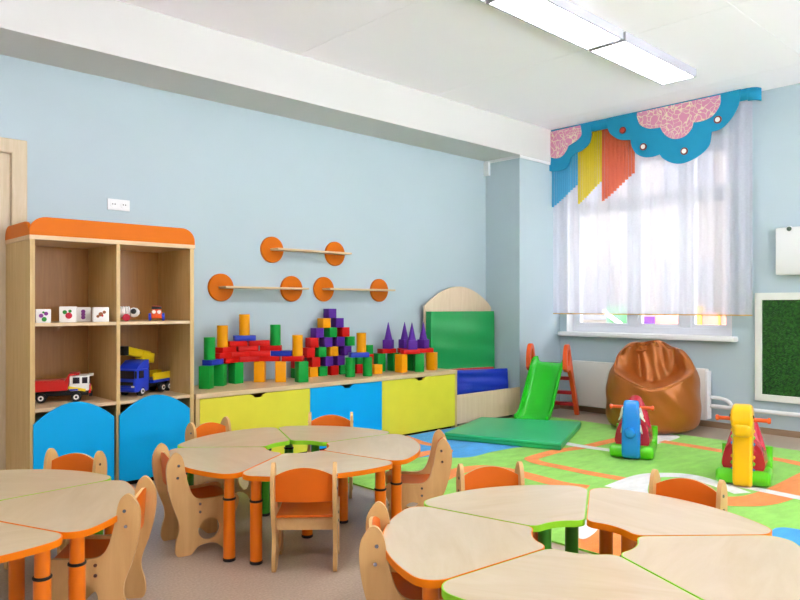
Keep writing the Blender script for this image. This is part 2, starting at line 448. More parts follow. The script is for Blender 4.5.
mb = MB(); mb.b2((-.138, -hw, 0), (-.01, -hw+.012, wh)).b2((-.138, hw-.012, 0), (-.01, hw, wh)).b2((-.138, -hw, wh-.012), (-.01, hw, wh))
mb.build('window_reveal', M['white'], wn, smooth=0)
MB().b2((-.24, -hw-.06, -.05), (0, hw+.06, .002), bev=.012).build('window_sill', M['white'], wn)

# outdoors
struct(MB().b2((-60, -60, -.75), (60, 60, -.6)).build('ground', M['pale_ground'], smooth=0))
struct(MB().b2((XW+.32, -3, -.6), (15.9, 60, -.57)).build('ground', M['added_lawn'], smooth=0))  # darker strip added to cut light bounced onto facade and curtain
bd = thing('apartment_building', 'pale tall apartment block seen faintly through the white sheer curtain', 'building', (16, 10, -.6))
MB().b2((0, -9, 0), (8, 12, 24)).build('wall', M['facade'], bd, smooth=0)
for i in range(8):
    for j in range(7):
        MB().b2((-.06, -8.4+i*2.5, 1.5+j*2.8), (.02, -7.2+i*2.5, 2.9+j*2.8)).build('window', M['facade_win'], bd, smooth=0)
sl = thing('playground_climber', 'green playground panel with a white diagonal rail seen below the curtain left of the mullion', 'playground', (12.0, 6.75, -.6))
MB().b2((0, -.22, 0), (.1, .22, 1.85), bev=.01).build('panel', M['play_green'], sl)
MB().cyl((-.06, -.24, 1.42), (-.06, .24, 1.75), .04).build('rail', M['toy_white'], sl)
pl = thing('playground_wall', 'low pink and blue playground wall seen below the curtain in the middle window sash', 'playground', (12.0, 5.9, -.6))
MB().b2((0, -.40, 0), (.15, .10, 1.68)).build('panel', M['play_red'], pl)
MB().b2((-.02, -.50, 0), (.15, -.40, 1.66)).build('side_panel', M['play_blue'], pl)
MB().b2((-.02, .10, 0), (.15, .32, 1.66)).build('end_panel', M['b_purple'], pl)
ph = thing('playground_house', 'playhouse with yellow posts and red boards seen below the curtain in the right sash', 'playground', (12.0, 5.0, -.6))
MB().b2((-.03, .15, 0), (.12, .27, 1.85)).build('post', M['play_yellow'], ph)
MB().b2((0, -.45, 0), (.1, .15, 1.74)).build('board_wall', M['play_red'], ph)
MB().b2((-.03, -.16, 0), (.12, -.13, 1.74)).build('post', M['play_yellow'], ph)

# ------------------------------------------------------------------ ceiling lamps
def lamp(x, y, label):
    t = thing('ceiling_lamp', label, 'lamp', (x, y, H), 0, 'long white ceiling panel lamps')
    MB().prism([(-.625, -.16), (.625, -.16), (.625, .16), (-.625, .16)], -.07, 0, XY, holes=[[(-.61, -.145), (.61, -.145), (.61, .145), (-.61, .145)]]).build('housing', M['lamp_body'], t, smooth=0)
    MB().b2((-.61, -.145, -.066), (.61, .145, -.05)).build('diffuser', M['lamp'], t, smooth=0)
lamp(5.575, 2.87, 'white ceiling panel lamp nearest the window, end of the row')
lamp(4.29, 2.87, 'white ceiling panel lamp cut by the top edge of the photo')
for i, x in enumerate((3.005, 1.72, .435)):  # row carried on out of view with lamps added for brightness
    lamp(x, 2.87, f'added white ceiling panel lamp above the tables, {("first","second","third")[i]} beyond the top edge of the photo')
for i, x in enumerate((5.575, 4.29, 3.005, 1.72, .435)):  # second row, unseen, added to brighten the room
    lamp(x, -.3, f'added white ceiling panel lamp of the unseen right hand row, {("first","second","third","fourth","fifth")[i]} from the window wall')

# ------------------------------------------------------------------ curtain and valance
ct = thing('sheer_curtain', 'white sheer curtain with a gold hem hanging across the window', 'curtain', (7.15, 3.73, 1.153))
def cur(u, v, y0, y1, z0, z1, amp, freq, ph=0):
    y = y0+(y1-y0)*u
    a = amp*(.55+.45*(1-v))
    return (a*math.sin(u*freq+ph+.6*math.sin(u*9))+.3*a*math.sin(u*freq*2.3+1), y+.004*math.sin(u*freq*1.3), z0+(z1-z0)*v)
mb = MB(); mb.grid(lambda u, v: cur(u, v, -1.15, 1.14, 0, 2.12, .016, 84), 420, 10)
mb.build('fabric', M['sheer'], ct, smooth=180)
mb = MB(); mb.grid(lambda u, v: (cur(u, 0, -1.15, 1.14, 0, 2.12, .016, 84)[0]-.001, cur(u, 0, -1.15, 1.14, 0, 2.12, .016, 84)[1], .012*v), 420, 2)
mb.build('hem', M['hem'], ct, smooth=180)
def swag(name, ya, yb, za, zb, m, label, top, rev=False):
    # ya..yb left to right, bottom steps from za to zb
    t = thing(name, label, 'curtain', (7.115, (ya+yb)/2, min(za, zb)))
    n = 11; mb = MB(); zl = min(za, zb)
    for i in range(n):
        a = ya+(yb-ya)*i/n-(ya+yb)/2; b = ya+(yb-ya)*(i+1.02)/n-(ya+yb)/2
        zz = za+(zb-za)*(i/(n-1))**1.1-zl
        ph = .7*i
        mb.grid(lambda u, v: (.006*math.sin(u*PI*2+ph), a+(b-a)*u, zz+(top-zl-zz)*v), 7, 2)
    mb.build('fabric', m, t, smooth=180)
swag('coloured_swag', 4.86, 4.50, 2.44, 2.66, M['sheer_blue'], 'light blue voile swag with stepped hem at left end of the window', 3.10)
swag('coloured_swag', 4.50, 4.19, 2.44, 2.66, M['sheer_yellow'], 'yellow voile swag with stepped hem between the blue and coral ones', 3.25)
swag('coloured_swag', 4.19, 3.79, 2.44, 2.70, M['sheer_coral'], 'coral orange voile swag with stepped hem under the blue cloud valance', 3.25)

va = thing('curtain_valance', 'teal blue scalloped valance with pink cloud patches across window top', 'valance', (7.09, 3.7, 2.7))
VO = lambda l: [(y-3.7, min(z, H)-2.7) for y, z in l]
main = [(4.109,3.358),(4.097,3.249),(4.072,3.188),(3.999,3.119),(3.926,3.084),(3.819,3.066),(3.807,2.998),(3.76,2.914),(3.679,2.858),(3.577,2.842),(3.487,2.855),(3.443,2.801),(3.356,2.746),(3.249,2.724),(3.124,2.752),(3.023,2.807),(2.962,2.878),(2.943,2.995),(2.844,3.012),(2.748,3.097),(2.691,3.194),(2.673,3.258),(2.663,3.36)]
left = [(4.935,3.36),(4.93,2.903),(4.841,2.864),(4.729,2.854),(4.618,2.886),(4.577,2.974),(4.523,3.024),(4.417,3.053),(4.326,3.119),(4.3,3.217),(4.326,3.354)]
def scallop(l, cusps):
    # smooth between cusp indices
    out = []; idx = [0]+cusps+[len(l)-1]
    for a, b in zip(idx, idx[1:]):
        seg = l[a:b+1]
        s = spline(seg, 5) if len(seg) > 2 else seg
        out += s[:-1]
    out.append(l[-1]); return out
mb = MB(); mb.prism(VO(scallop(main, [1, 5, 10, 17, 21])), -.012, 0, YZ); mb.build('cloud_panel', M['valance'], va, smooth=40)
mb = MB(); mb.prism(VO(scallop(left, [1, 5, 9])), -.012, 0, YZ); mb.build('cloud_panel', M['valance'], va, smooth=40)
mb = MB()
mb.grid(lambda u, v: (.004+.003*math.sin(u*40), (4.93-3.7)+(2.60-4.93)*u, .545+.115*v), 90, 2)
mb.grid(lambda u, v: (.10-.096*math.sin(PI/2*u), (2.51-3.7)+.092*(1-math.cos(PI/2*u)), .535+.125*v), 12, 2)
b = mb.build('band', M['valance'], va, smooth=60); sm = b.modifiers.new('thickness', 'SOLIDIFY'); sm.thickness = .006
pink = [(3.737,3.345),(3.737,3.29),(3.702,3.208),(3.622,3.155),(3.543,3.141),(3.476,3.139),(3.443,3.075),(3.378,3.011),(3.292,2.985),(3.207,3.002),(3.145,3.062),(3.124,3.125),(3.043,3.119),(2.943,3.145),(2.883,3.204),(2.854,3.267),(2.854,3.345)]
pinkl = [(4.898,3.337),(4.898,3.107),(4.855,3.04),(4.785,3.012),(4.701,3.016),(4.632,3.077),(4.605,3.131),(4.497,3.171),(4.43,3.229),(4.443,3.342)]
mb = MB(); mb.prism(VO(scallop(pink, [5, 11])), -.02, -.012, YZ); mb.build('cloud_patch', M['cloud'], va, smooth=40)['label'] = 'large pink cloud patch with cream squiggles'
mb = MB(); mb.prism(VO(scallop(pinkl, [6])), -.02, -.012, YZ); mb.build('cloud_patch', M['cloud'], va, smooth=40)['label'] = 'small pink cloud patch at the left end'
for i, (y, z) in enumerate([(3.908,3.186),(3.667,2.964),(3.218,2.844),(2.879,3.103)]):
    mb = MB(); mb.cyl((-.022, y-3.7, z-2.7), (-.012, y-3.7, z-2.7), .038, seg=24)
    e = mb.build('eyelet', M['ring'], va)
    MB().cyl((-.026, y-3.7, z-2.7), (-.022, y-3.7, z-2.7), .024, seg=20).build('eyelet_disc', M['ringred'] if i == 0 else M['toy_white'], e)

# ------------------------------------------------------------------ radiator, pipes, board, box, sockets
ra = thing('radiator', 'flat off-white radiator panel under the window behind the bean bag', 'radiator', (7.21, 3.83, .085))
MB().b2((-.05, -.79, 0), (.04, .78, .52), bev=.008).build('panel', M['whitewall'], ra)
MB().b2((-.055, -.815, .01), (.045, -.79, .50), bev=.004).build('end_cover', M['white'], ra)
for y in (-.6, .6): MB().b2((.04, y-.03, .1), (.085, y+.03, .42)).build('bracket', M['steel'], ra)
mb = MB(); mb.tube([(7.235, 3.02, .225), (7.235, -1.9, .225)], .021, 12)
pp = tag(mb.build('heating_pipe', M['white']), 'straight white heating pipe running low along the window wall', 'pipe')
mb = MB(); mb.tube(spline([(7.235, 3.02, .315), (7.235, 2.94, .315), (7.235, 2.86, .30), (7.235, 2.82, .27), (7.235, 2.815, .247)], 5), .019, 12)
tag(mb.build('pipe_elbow', M['white']), 'short bent white pipe joining radiator to the straight heating pipe', 'pipe')

pb = thing('pin_board', 'framed dark green turf pin board on the wall right of the window', 'board', (7.285, 2.0, .323))
mb = MB(); mb.prism([(-.6, 0), (.6, 0), (.6, 1.055), (-.6, 1.055)], -.02, .013, YZ, holes=[[(-.535, .065), (.535, .065), (.535, .985), (-.535, .985)]])
bevel_mod(mb.build('frame', M['frame_white'], pb, smooth=0), .004)
MB().b2((-.006, -.535, .065), (.013, .535, .985)).build('turf_panel', M['turf'], pb, smooth=0)
wb = thing('wall_box', 'white wall-mounted box with a round knob above the pin board', 'box', (7.3, 2.06, 1.545))
MB().b2((-.1, -.33, 0), (0, .33, .45), bev=.012).build('housing', M['white'], wb)
MB().lathe([(.0, -.005), (.028, -.005), (.028, .012), (.02, .02), (.0, .021)], (-.10, .205, .462-.03), 20, 'x').build('knob_plate', M['white'], wb)
MB().lathe([(.019, 0), (.022, -.012), (.016, -.024), (.002, -.025)], (-.103, .205, .432), 18, 'x').build('knob', M['knob'], wb)

so = thing('wall_socket', 'white double power socket on the wall above the bookcase', 'socket', (2.11, YW, 1.985))
MB().b2((-.085, -.014, -.005), (.085, 0, .08), bev=.004).build('cover_plate', M['white'], so)
for sx in (-.04, .04):
    k = MB().cyl((sx, -.019, .038), (sx, -.012, .038), .027, seg=24).build('socket_face', M['white'], so)
    for q in (-.009, .009):
        MB().cyl((sx+q, -.0205, .04), (sx+q, -.0185, .04), .0045, seg=10).build('socket_hole', M['black'], k)

# wall shelves with two orange discs
def rack(xa, xb, z, label):
    t = thing('disc_shelf', label, 'shelf', ((xa+xb)/2, YW, z), 0, 'wall shelves with orange discs')
    for x in (xa, xb):
        mb = MB(); mb.lathe([(.001, -.024), (.113, -.024), (.118, -.018), (.118, 0), (.001, 0)], (x-(xa+xb)/2, 0, 0), 40, 'y'); mb.build('disc', M['orange'], t)
    h = (xb-xa)/2
    MB().b2((-h-.03, -.15, -.009), (h+.10, -.024, .009), bev=.003).build('plank', M['beech_x'], t)
rack(3.485, 4.20, 1.756, 'wooden wall shelf with two orange discs, highest of the three')
rack(2.975, 3.695, 1.408, 'wooden wall shelf with two orange discs, lower left, nearest the bookcase')
rack(4.065, 4.775, 1.411, 'wooden wall shelf with two orange discs, lower right, above the purple pyramid')

# ------------------------------------------------------------------ bookcase
bc = thing('bookcase', 'tall beech bookcase with orange crest and two arched blue doors', 'bookcase', (1.888, 4.80, 0))
W = .556; D = .55; T = .03
for x in (-W+T/2, W-T/2): MB().b2((x-T/2, 0, 0), (x+T/2, D, 1.672), bev=.0015).build('side_panel', M['beech_z'], bc, smooth=0)
MB().b2((-.0125, .002, .06), (.0125, D-.01, 1.672)).build('divider', M['beech_z'], bc, smooth=0)
MB().b2((-W-.006, -.008, 1.672), (W+.006, D, 1.70), bev=.002).build('top_panel', M['beech_x'], bc, smooth=0)
MB().b2((-W+T, D-.012, .04), (W-T, D, 1.672)).build('back_panel', M['back'], bc, smooth=0)
for a, b in ((-W+T, -.0125), (.0125, W-T)):
    for z in (1.12, .575, .06):
        MB().b2((a, .004 if z > .1 else .03, z), (b, D-.012, z+.022)).build('shelf', M['beech_x'], bc, smooth=0)
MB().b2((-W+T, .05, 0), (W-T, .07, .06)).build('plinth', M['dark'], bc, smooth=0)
def door_poly(a, b):
    n = 18; pts = [(a, .045), (b, .045), (b, .500)]
    for i in range(1, n):
        t = i/n; x = b+(a-b)*t; pts.append((x, .500+.122*math.sin(PI*t)**.9))
    pts.append((a, .500)); return pts
for a, b in ((-W+.016, -.036), (.0, W-.042)):
    mb = MB(); mb.prism(door_poly(a, b), -.020, -.002, XZ); bevel_mod(mb.build('door', M['blue'], bc, smooth=0), .002)
def crest(L, h=.115, r=.11):
    pts = [(0, 0), (L, 0)]
    for i in range(9): t = PI/2*i/8; pts.append((L-r+r*math.cos(t), h-r*.95+r*.95*math.sin(t)))
    for i in range(9): t = PI/2+PI/2*i/8; pts.append((r+r*math.cos(t), h-r*.95+r*.95*math.sin(t)))
    return pts
mb = MB(); mb.prism([(x-W-.004, z+1.70) for x, z in crest(2*W+.008, .118, .10)], -.006, .012, XZ); mb.build('front_crest', M['orange'], bc, smooth=30)
for x in (-W-.004, W-.014):
    mb = MB(); mb.prism([(y+.012, z+1.70) for y, z in crest(D-.014, .09, .085)], x, x+.018, YZ); mb.build('side_crest', M['orange'], bc, smooth=30)

# picture cubes on the upper left shelf
SH1, SH2 = 1.142, .597
def pic_cube(x, y, s, rz, kind, label):
    t = thing('picture_cube', label, 'toy block', (x, y, SH1), rz, 'white picture cubes on the bookcase shelf')
    MB().box((0, 0, s/2), (s, s, s), bev=.005).build('cube', M['toy_white'], t)
    fy = -s/2-.001
    dd = lambda nm, m, u, v, r, q=.001: MB().prism(circle(u*s, s/2+v*s, r*s, 14), fy-q, fy+.001, XZ).build(nm, m, t)
    if kind == 'berry':
        dd('printed_fruit', M['paint_berry'], .05, -.08, .2); dd('printed_leaf', M['paint_leaf'], -.18, .14, .13); dd('printed_leaf', M['paint_leaf'], .12, .2, .1)
    elif kind == 'flower':
        dd('printed_flower', M['paint_plum'], -.15, .02, .15); dd('printed_flower', M['paint_plum'], .17, .17, .14); dd('printed_leaf', M['paint_leaf'], .05, -.24, .17); dd('printed_leaf', M['paint_leaf'], .0, .26, .08)
    elif kind == 'plum':
        for q in (-.2, 0, .2): dd('printed_flower', M['paint_plum'], .0, q, .14)
    else:
        dd('printed_figure', M['paint_brown'], -.02, .02, .15); dd('printed_figure', M['paint_brown'], .2, .16, .11); dd('printed_figure', M['paint_brown'], -.2, -.12, .1); dd('printed_figure', M['paint_berry'], .08, -.08, .07)
    return t
pic_cube(1.425, 4.86, .088, R_(-12), 'flower', 'white picture cube printed with purple flowers, leftmost on the bookcase shelf')
pic_cube(1.600, 4.92, .105, R_(-20), 'berry', 'white picture cube printed with a red berry, second from left on shelf')
pic_cube(1.733, 5.05, .10, R_(-10), 'plum', 'white picture cube with purple print, partly behind the berry cube')
pic_cube(1.795, 4.88, .10, R_(-14), 'figure', 'white picture cube printed in brown, rightmost beside the bookcase divider')

# pull toy with red wheels
def pull_toy():
    t = thing('pull_toy', 'white ribbed pull toy on red wheels on the upper right shelf', 'toy', (2.00, 5.0, SH1), R_(-20))
    mb = MB()
    prof = []
    for i in range(15): prof.append((.036 if i % 2 == 0 else .042, -.075+i*.0085))
    mb.lathe([(.001, -.078)]+prof+[(.001, .048)], (0, 0, .066), 20, 'x'); mb.build('ribbed_body', M['toy_white'], t)
    MB().lathe([(.001, .045), (.03, .05), (.036, .07), (.03, .095), (.012, .11), (.001, .112)], (0, 0, .062), 18, 'x').build('head', M['toy_white'], t)
    for s in (-1, 1):
        MB().lathe([(.001, -.012), (.016, -.008), (.02, 0), (.016, .008), (.001, .01)], (.068, s*.034, .07), 14, 'y').build('ear', M['black'], t)
        for x in (-.055, .02): MB().cyl((x, s*.036, .026), (x, s*.052, .026), .026, seg=20, bev=.003).build('wheel', M['paint_berry'], t)
    MB().cyl((.11, 0, .06), (.117, 0, .06), .008, seg=10).build('nose', M['black'], t)
pull_toy()
def block_car():
    t = thing('toy_car', 'small orange toy car with blue wheels on the upper right shelf', 'toy', (2.235, 4.97, SH1), R_(245))
    MB().box((0, 0, .045), (.13, .075, .055), bev=.008).build('body', M['toy_orange'], t)
    MB().box((-.02, 0, .09), (.06, .065, .04), bev=.008).build('cab', M['toy_orange'], t)
    for s in (-1, 1):
        for x in (-.042, .042): MB().cyl((x, s*.037, .028), (x, s*.055, .028), .028, seg=20, bev=.003).build('wheel', M['truck_blue'], t)
        MB().lathe([(.001, 0), (.014, .001), (.014, .008), (.001, .01)], (.063, s*.018, .065), 14, 'x').build('headlight', M['toy_white'], t)
    MB().box((.058, 0, .095), (.012, .07, .022), bev=.004).build('visor', M['black'], t)
block_car()

def wheel(t, x, y, z, r, w, side):
    k = MB().cyl((x, y-w/2, z), (x, y+w/2, z), r, seg=24, bev=.006).build('wheel', M['black'], t)
    MB().cyl((x, y+side*w/2, z), (x, y+side*(w/2+.003), z), r*.52, seg=18).build('hub', M['toy_white'], k)
    MB().cyl((x, y+side*(w/2+.003), z), (x, y+side*(w/2+.005), z), r*.25, seg=12).build('hub_cap', M['black'], k)
def dump_truck():
    t = thing('dump_truck', 'red toy dump truck with white cab on the lower left bookcase shelf', 'toy truck', (1.59, 5.09, SH2), R_(-21))
    for s in (-1, 1):
        for x in (-.17, -.10, .115): wheel(t, x, s*.065, .033, .033, .03, s)
    MB().box((-.02, 0, .055), (.42, .075, .03), bev=.004).build('chassis', M['black'], t)
    mb = MB(); pr = [(-.235, .145), (.045, .145), (.07, .19), (.135, .195), (.135, .183), (.075, .178), (.06, .08), (-.16, .075), (-.235, .12)]
    mb.prism(pr, -.075, .075, XZ); mb.build('dump_bed', M['truck_red'], t, smooth=0)
    MB().b2((-.215, -.066, .143), (.04, .066, .150)).build('bed_load_floor', M['truck_red'], t)
    c = MB().box((.135, 0, .125), (.125, .145, .105), bev=.008).build('cab', M['toy_white'], t)
    for s in (-1, 1):
        MB().box((.115, s*.0725, .145), (.042, .004, .042)).build('side_window', M['glass_dark'], c)
        MB().box((.168, s*.0725, .145), (.034, .004, .042)).build('side_window', M['glass_dark'], c)
        MB().box((.12, s*.0728, .088), (.11, .003, .018), mat=Matrix.Rotation(R_(12), 4, 'Y')).build('stripe', M['truck_yellow'], c)
        MB().box((.10, s*.0728, .082), (.05, .0036, .012)).build('stripe', M['truck_blue'], c)
    MB().box((.199, 0, .145), (.004, .12, .045)).build('windscreen', M['glass_dark'], c)
    MB().b2((.19, -.07, .172), (.222, .07, .182), bev=.003).build('sun_visor', M['toy_white'], c)
    MB().box((.20, 0, .083), (.014, .14, .06), bev=.004).build('grille', M['truck_red'], t)
    MB().box((.205, 0, .045), (.02, .145, .022), bev=.004).build('bumper', M['black'], t)
    for s in (-1, 1): MB().box((.209, s*.05, .085), (.004, .022, .016)).build('headlight', M['truck_yellow'], t)
dump_truck()
def crane_truck():
    t = thing('crane_truck', 'blue toy crane truck with yellow bed and boom beside the divider', 'toy truck', (2.222, 5.12, SH2), R_(211)); t.scale = (1.08, 1.08, 1.08)
    for s in (-1, 1):
        for x in (.15, -.085, -.16): wheel(t, x, s*.062, .034, .034, .032, s)
    MB().box((.0, 0, .06), (.44, .08, .03), bev=.004).build('chassis', M['black'], t)
    c = MB().b2((.075, -.078, .03), (.225, .078, .185), bev=.012).build('cab', M['truck_blue'], t)
    mb = MB(); mb.prism([(.07, .18), (.205, .18), (.18, .205), (.13, .235), (.07, .24)], -.07, .07, XZ); mb.build('air_deflector', M['truck_blue'], c)
    MB().box((.226, 0, .148), (.004, .135, .052)).build('windscreen', M['glass_dark'], c)
    MB().box((.227, 0, .088), (.006, .12, .024), bev=.002).build('grille', M['black'], c)
    MB().box((.228, 0, .05), (.012, .155, .03), bev=.003).build('bumper', M['truck_blue'], c)
    for s in (-1, 1):
        MB().box((.165, s*.079, .147), (.05, .004, .05)).build('side_window', M['glass_dark'], c)
        MB().box((.23, s*.06, .06), (.006, .02, .03)).build('headlight', M['toy_white'], c)
        MB().box((.235, s*.088, .15), (.01, .014, .05), bev=.003).build('mirror', M['black'], c)
    mb = MB(); mb.b2((-.235, -.08, .075), (.03, .08, .095)); mb.build('load_floor', M['truck_blue'], t)
    mb = MB(); mb.b2((-.235, -.082, .095), (.03, -.075, .142)).b2((-.235, .075, .095), (.03, .082, .142)).b2((-.235, -.082, .095), (-.228, .082, .142)); mb.build('bed_sides', M['truck_yellow'], t)
    MB().b2((.03, -.05, .075), (.07, .05, .21), bev=.005).build('crane_column', M['black'], t)
    mb = MB(); R = Matrix.Rotation(R_(-11), 4, 'Y')
    mb.box((.10, -.01, .285), (.27, .05, .055), bev=.004, mat=R); mb.box((.0, -.01, .25), (.13, .062, .07), bev=.004, mat=R); bm_ = mb.build('crane_boom', M['truck_yellow'], t)
    MB().box((.235, -.01, .308), (.05, .055, .06), bev=.004).build('boom_head', M['black'], bm_)
    MB().box((.10, -.01, .305), (.05, .02, .02), bev=.003).build('boom_clip', M['black'], bm_)
crane_truck()

# ------------------------------------------------------------------ low drawer chest
CH = .595
ch = thing('drawer_chest', 'long low beech chest with yellow, blue and yellow drawers', 'chest', (3.9025, 4.80, 0))
CW = 1.4425; CD = .55
MB().b2((-CW, -.004, CH-.036), (CW, CD, CH), bev=.002).build('top_panel', M['beech_x'], ch, smooth=0)
for x in (-CW, CW-.03): MB().b2((x, 0, 0), (x+.03, CD, CH-.036)).build('side_panel', M['beech_z'], ch, smooth=0)
for x in (-.404, .41): MB().b2((x-.012, .03, .05), (x+.012, CD-.01, CH-.036)).build('divider', M['beech_z'], ch, smooth=0)
MB().b2((-CW+.03, CD-.01, .03), (CW-.03, CD, CH-.036)).build('back_panel', M['back'], ch, smooth=0)
MB().b2((-CW+.03, .03, .04), (CW-.03, CD-.01, .056)).build('bottom_panel', M['beech_x'], ch, smooth=0)
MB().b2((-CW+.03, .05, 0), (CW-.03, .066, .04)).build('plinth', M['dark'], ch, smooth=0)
for a, b, m in ((-CW+.033, -.406, 'yellow'), (-.402, .408, 'blue'), (.412, CW-.033, 'yellow')):
    c = (a+b)/2; z0, z1 = .03, CH-.040
    pts = [(a, z0), (b, z0), (b, z1), (c+.075, z1), (c+.05, z1-.012), (c+.03, z1-.03), (c-.03, z1-.03), (c-.05, z1-.012), (c-.075, z1), (a, z1)]
    d = MB().prism(pts, 0, .018, XZ).build('drawer', M[m], ch, smooth=0)
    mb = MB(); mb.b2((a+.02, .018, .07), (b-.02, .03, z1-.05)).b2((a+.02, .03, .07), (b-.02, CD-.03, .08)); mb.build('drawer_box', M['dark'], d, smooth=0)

# ------------------------------------------------------------------ building blocks
U = .09
BM = {}
def bmesh_of(kind, col):
    k = (kind, col)
    if k not in BM:
        mb = MB()
        if kind == 'cube': mb.box((0,0,U/2), (U,U,U), bev=.003)
        elif kind == 'post': mb.box((0,0,U), (U,U,2*U), bev=.003)
        elif kind == 'brick': mb.box((0,0,U/4), (.178,U,U/2), bev=.003)
        elif kind == 'cyl': mb.cyl((0,0,0), (0,0,2*U), U/2, seg=28, bev=.003)
        elif kind == 'cone': mb.cyl((0,0,0), (0,0,.175), U*.46, .003, seg=28)
        BM[k] = mb.mesh('wooden_'+kind, M['b_'+col])
    return BM[k]
CN = {'g': 'green', 'y': 'yellow', 'r': 'red', 'b': 'blue', 'p': 'purple'}
NM = {'cube': 'block_cube', 'post': 'block_post', 'brick': 'block_brick', 'cyl': 'block_cylinder', 'cone': 'block_cone'}
def blk(kind, col, x, y, z, rz, label, group):
    o = bpy.data.objects.new(NM[kind], bmesh_of(kind, CN[col])); COL.objects.link(o)
    o.location = (x, y, z); o.rotation_euler.z = R_(rz)
    tag(o, label, 'toy block', group)
G1, G2, G3 = 'blocks of the red castle wall', 'cubes of the stepped pyramid', 'blocks of the purple cone castle'
ORD = ['first', 'second', 'third', 'fourth', 'fifth', 'sixth']
for i, (k, c, x, y, rz) in enumerate([('post','g',2.720,5.095,38),('post','g',2.897,5.198,44),('post','g',3.082,5.262,10),('post','y',3.291,5.219,-42),('post','y',3.421,5.099,-30),('post','g',3.542,4.958,-10)]):
    blk(k, c, x-.02, y, CH, rz, f'{CN[c]} upright post on the chest, {ORD[i]} from left under the red castle wall', G1)
z1 = CH+2*U
def course(n, z, L, name):
    for i, (c, x, y, rz) in enumerate(L):
        blk('brick', c, x-.02, y, z, rz, f'{CN[c]} flat brick, {ORD[i]} from left in the {name} course of the red castle wall', G1)
course(1, z1, [('b',2.805,5.145,30),('r',2.998,5.236,20),('r',3.187,5.242,-12),('r',3.354,5.161,-43),('r',3.492,5.016,-49)], 'lowest')
course(2, z1+U/2, [('r',2.915,5.198,24),('r',3.088,5.239,3),('r',3.272,5.201,-26),('b',3.428,5.086,-46)], 'second')
course(3, z1+U, [('r',2.955,5.212,22),('r',3.178,5.244,-12),('r',3.361,5.154,-43)], 'third')
course(4, z1+1.5*U, [('r',3.067,5.239,7),('r',3.269,5.204,-25)], 'top')
blk('brick', 'b', 3.130, 5.238, z1+2*U, -20, 'blue flat brick lying on top of the red castle wall', G1)
blk('cyl', 'g', 2.740, 5.118, z1+U/2, 0, 'dark green cylinder on the blue brick at left end of the castle wall', G1)
blk('cyl', 'y', 2.905, 5.208, z1+1.5*U, 0, 'yellow cylinder standing at the left shoulder of the red castle wall', G1)
blk('cyl', 'y', 3.130, 5.238, z1+2.5*U, 0, 'yellow cylinder standing highest, on the blue brick atop the castle wall', G1)
blk('cyl', 'g', 3.369, 5.129, z1+1.5*U, 0, 'dark green cylinder standing on the right part of the castle wall', G1)
blk('cyl', 'y', 3.500, 4.985, z1+U/2, 0, 'yellow cylinder at the right end of the red castle wall', G1)
blk('cube', 'g', 3.70, 5.27, CH, 0, 'dark green cube behind the rightmost green castle post', G1)
blk('cube', 'r', 3.70, 5.27, CH+U, 0, 'red cube on the dark green cube between castle wall and pyramid', G1)
rows = [[(3.862,'y'),(3.972,'g'),(4.105,'r'),(4.217,'g')],[(3.888,'r'),(4.04,'p'),(4.179,'p')],[(3.826,'r'),(3.959,'g'),(4.101,'y'),(4.263,'p')],
        [(3.868,'r'),(4.031,'p'),(4.179,'p'),(4.305,'g')],[(3.928,'p'),(4.085,'g'),(4.238,'r')],[(4.007,'y'),(4.167,'p')],[(4.078,'p')]]
RN = ['bottom', 'second', 'third', 'fourth', 'fifth', 'sixth', 'top']
for j, r in enumerate(rows):
    for i, (x, c) in enumerate(r):
        lab = f'{CN[c]} cube, {ORD[i]} from left in the {RN[j]} row of the cube pyramid' if len(r) > 1 else 'purple cube alone at the very top of the pyramid'
        blk('cube', c, x, 5.28, CH+j*U, random.uniform(-3, 3), lab, G2)
G4 = 'blocks of the small gate before the pyramid'
blk('cyl', 'g', 4.105, 5.01, CH, 0, 'green cylinder, left leg of the small gate right of the pyramid', G4)
blk('cyl', 'g', 4.268, 4.955, CH, 0, 'green cylinder, right leg of the small gate right of the pyramid', G4)
blk('brick', 'b', 4.187, 4.982, z1, -22, 'blue flat brick bridging the two green cylinders of the small gate', G4)
blk('cyl', 'y', 4.21, 4.975, z1+U/2, 0, 'yellow cylinder standing on the blue brick of the small gate', G4)
blk('cube', 'r', 4.40, 5.24, CH, -8, 'red cube on the chest seen between the gate legs', G4)
blk('cube', 'g', 4.40, 5.24, CH+U, -8, 'green cube on the red cube behind the small gate', G4)
blk('cube', 'r', 4.52, 5.25, CH, 4, 'lower red cube of the stack behind the right gate leg', G4)
blk('cube', 'r', 4.52, 5.25, CH+U, 4, 'upper red cube of the stack behind the right gate leg', G4)
blk('cube', 'g', 4.515, 5.25, CH+2*U, 4, 'green cube topping the red stack behind the yellow cylinder', G4)
blk('cube', 'y', 4.478, 5.07, CH, -10, 'single yellow cube on the chest right of the small gate', G4)
for i, (c, x, y, rz) in enumerate([('g',4.668,5.235,-8),('g',4.84,5.215,0),('y',4.750,5.005,10),('g',4.975,5.075,0),('g',4.935,4.945,-32),('y',5.165,4.985,20)]):
    d = ['leftmost', 'behind the yellow post', 'in front at left centre', 'behind the front green post', 'in front at right centre', 'rightmost'][i]
    blk('post', c, x, y, CH, rz, f'{CN[c]} post under the purple cone castle, {d}', G3)
for i, (x, y, rz) in enumerate([(4.755,5.22,-4),(4.843,4.975,-18),(5.085,5.02,-14)]):
    blk('brick', 'r', x, y, z1, rz, f'red flat brick carrying purple cubes of the cone castle, {["back left","front centre","right end"][i]}', G3)
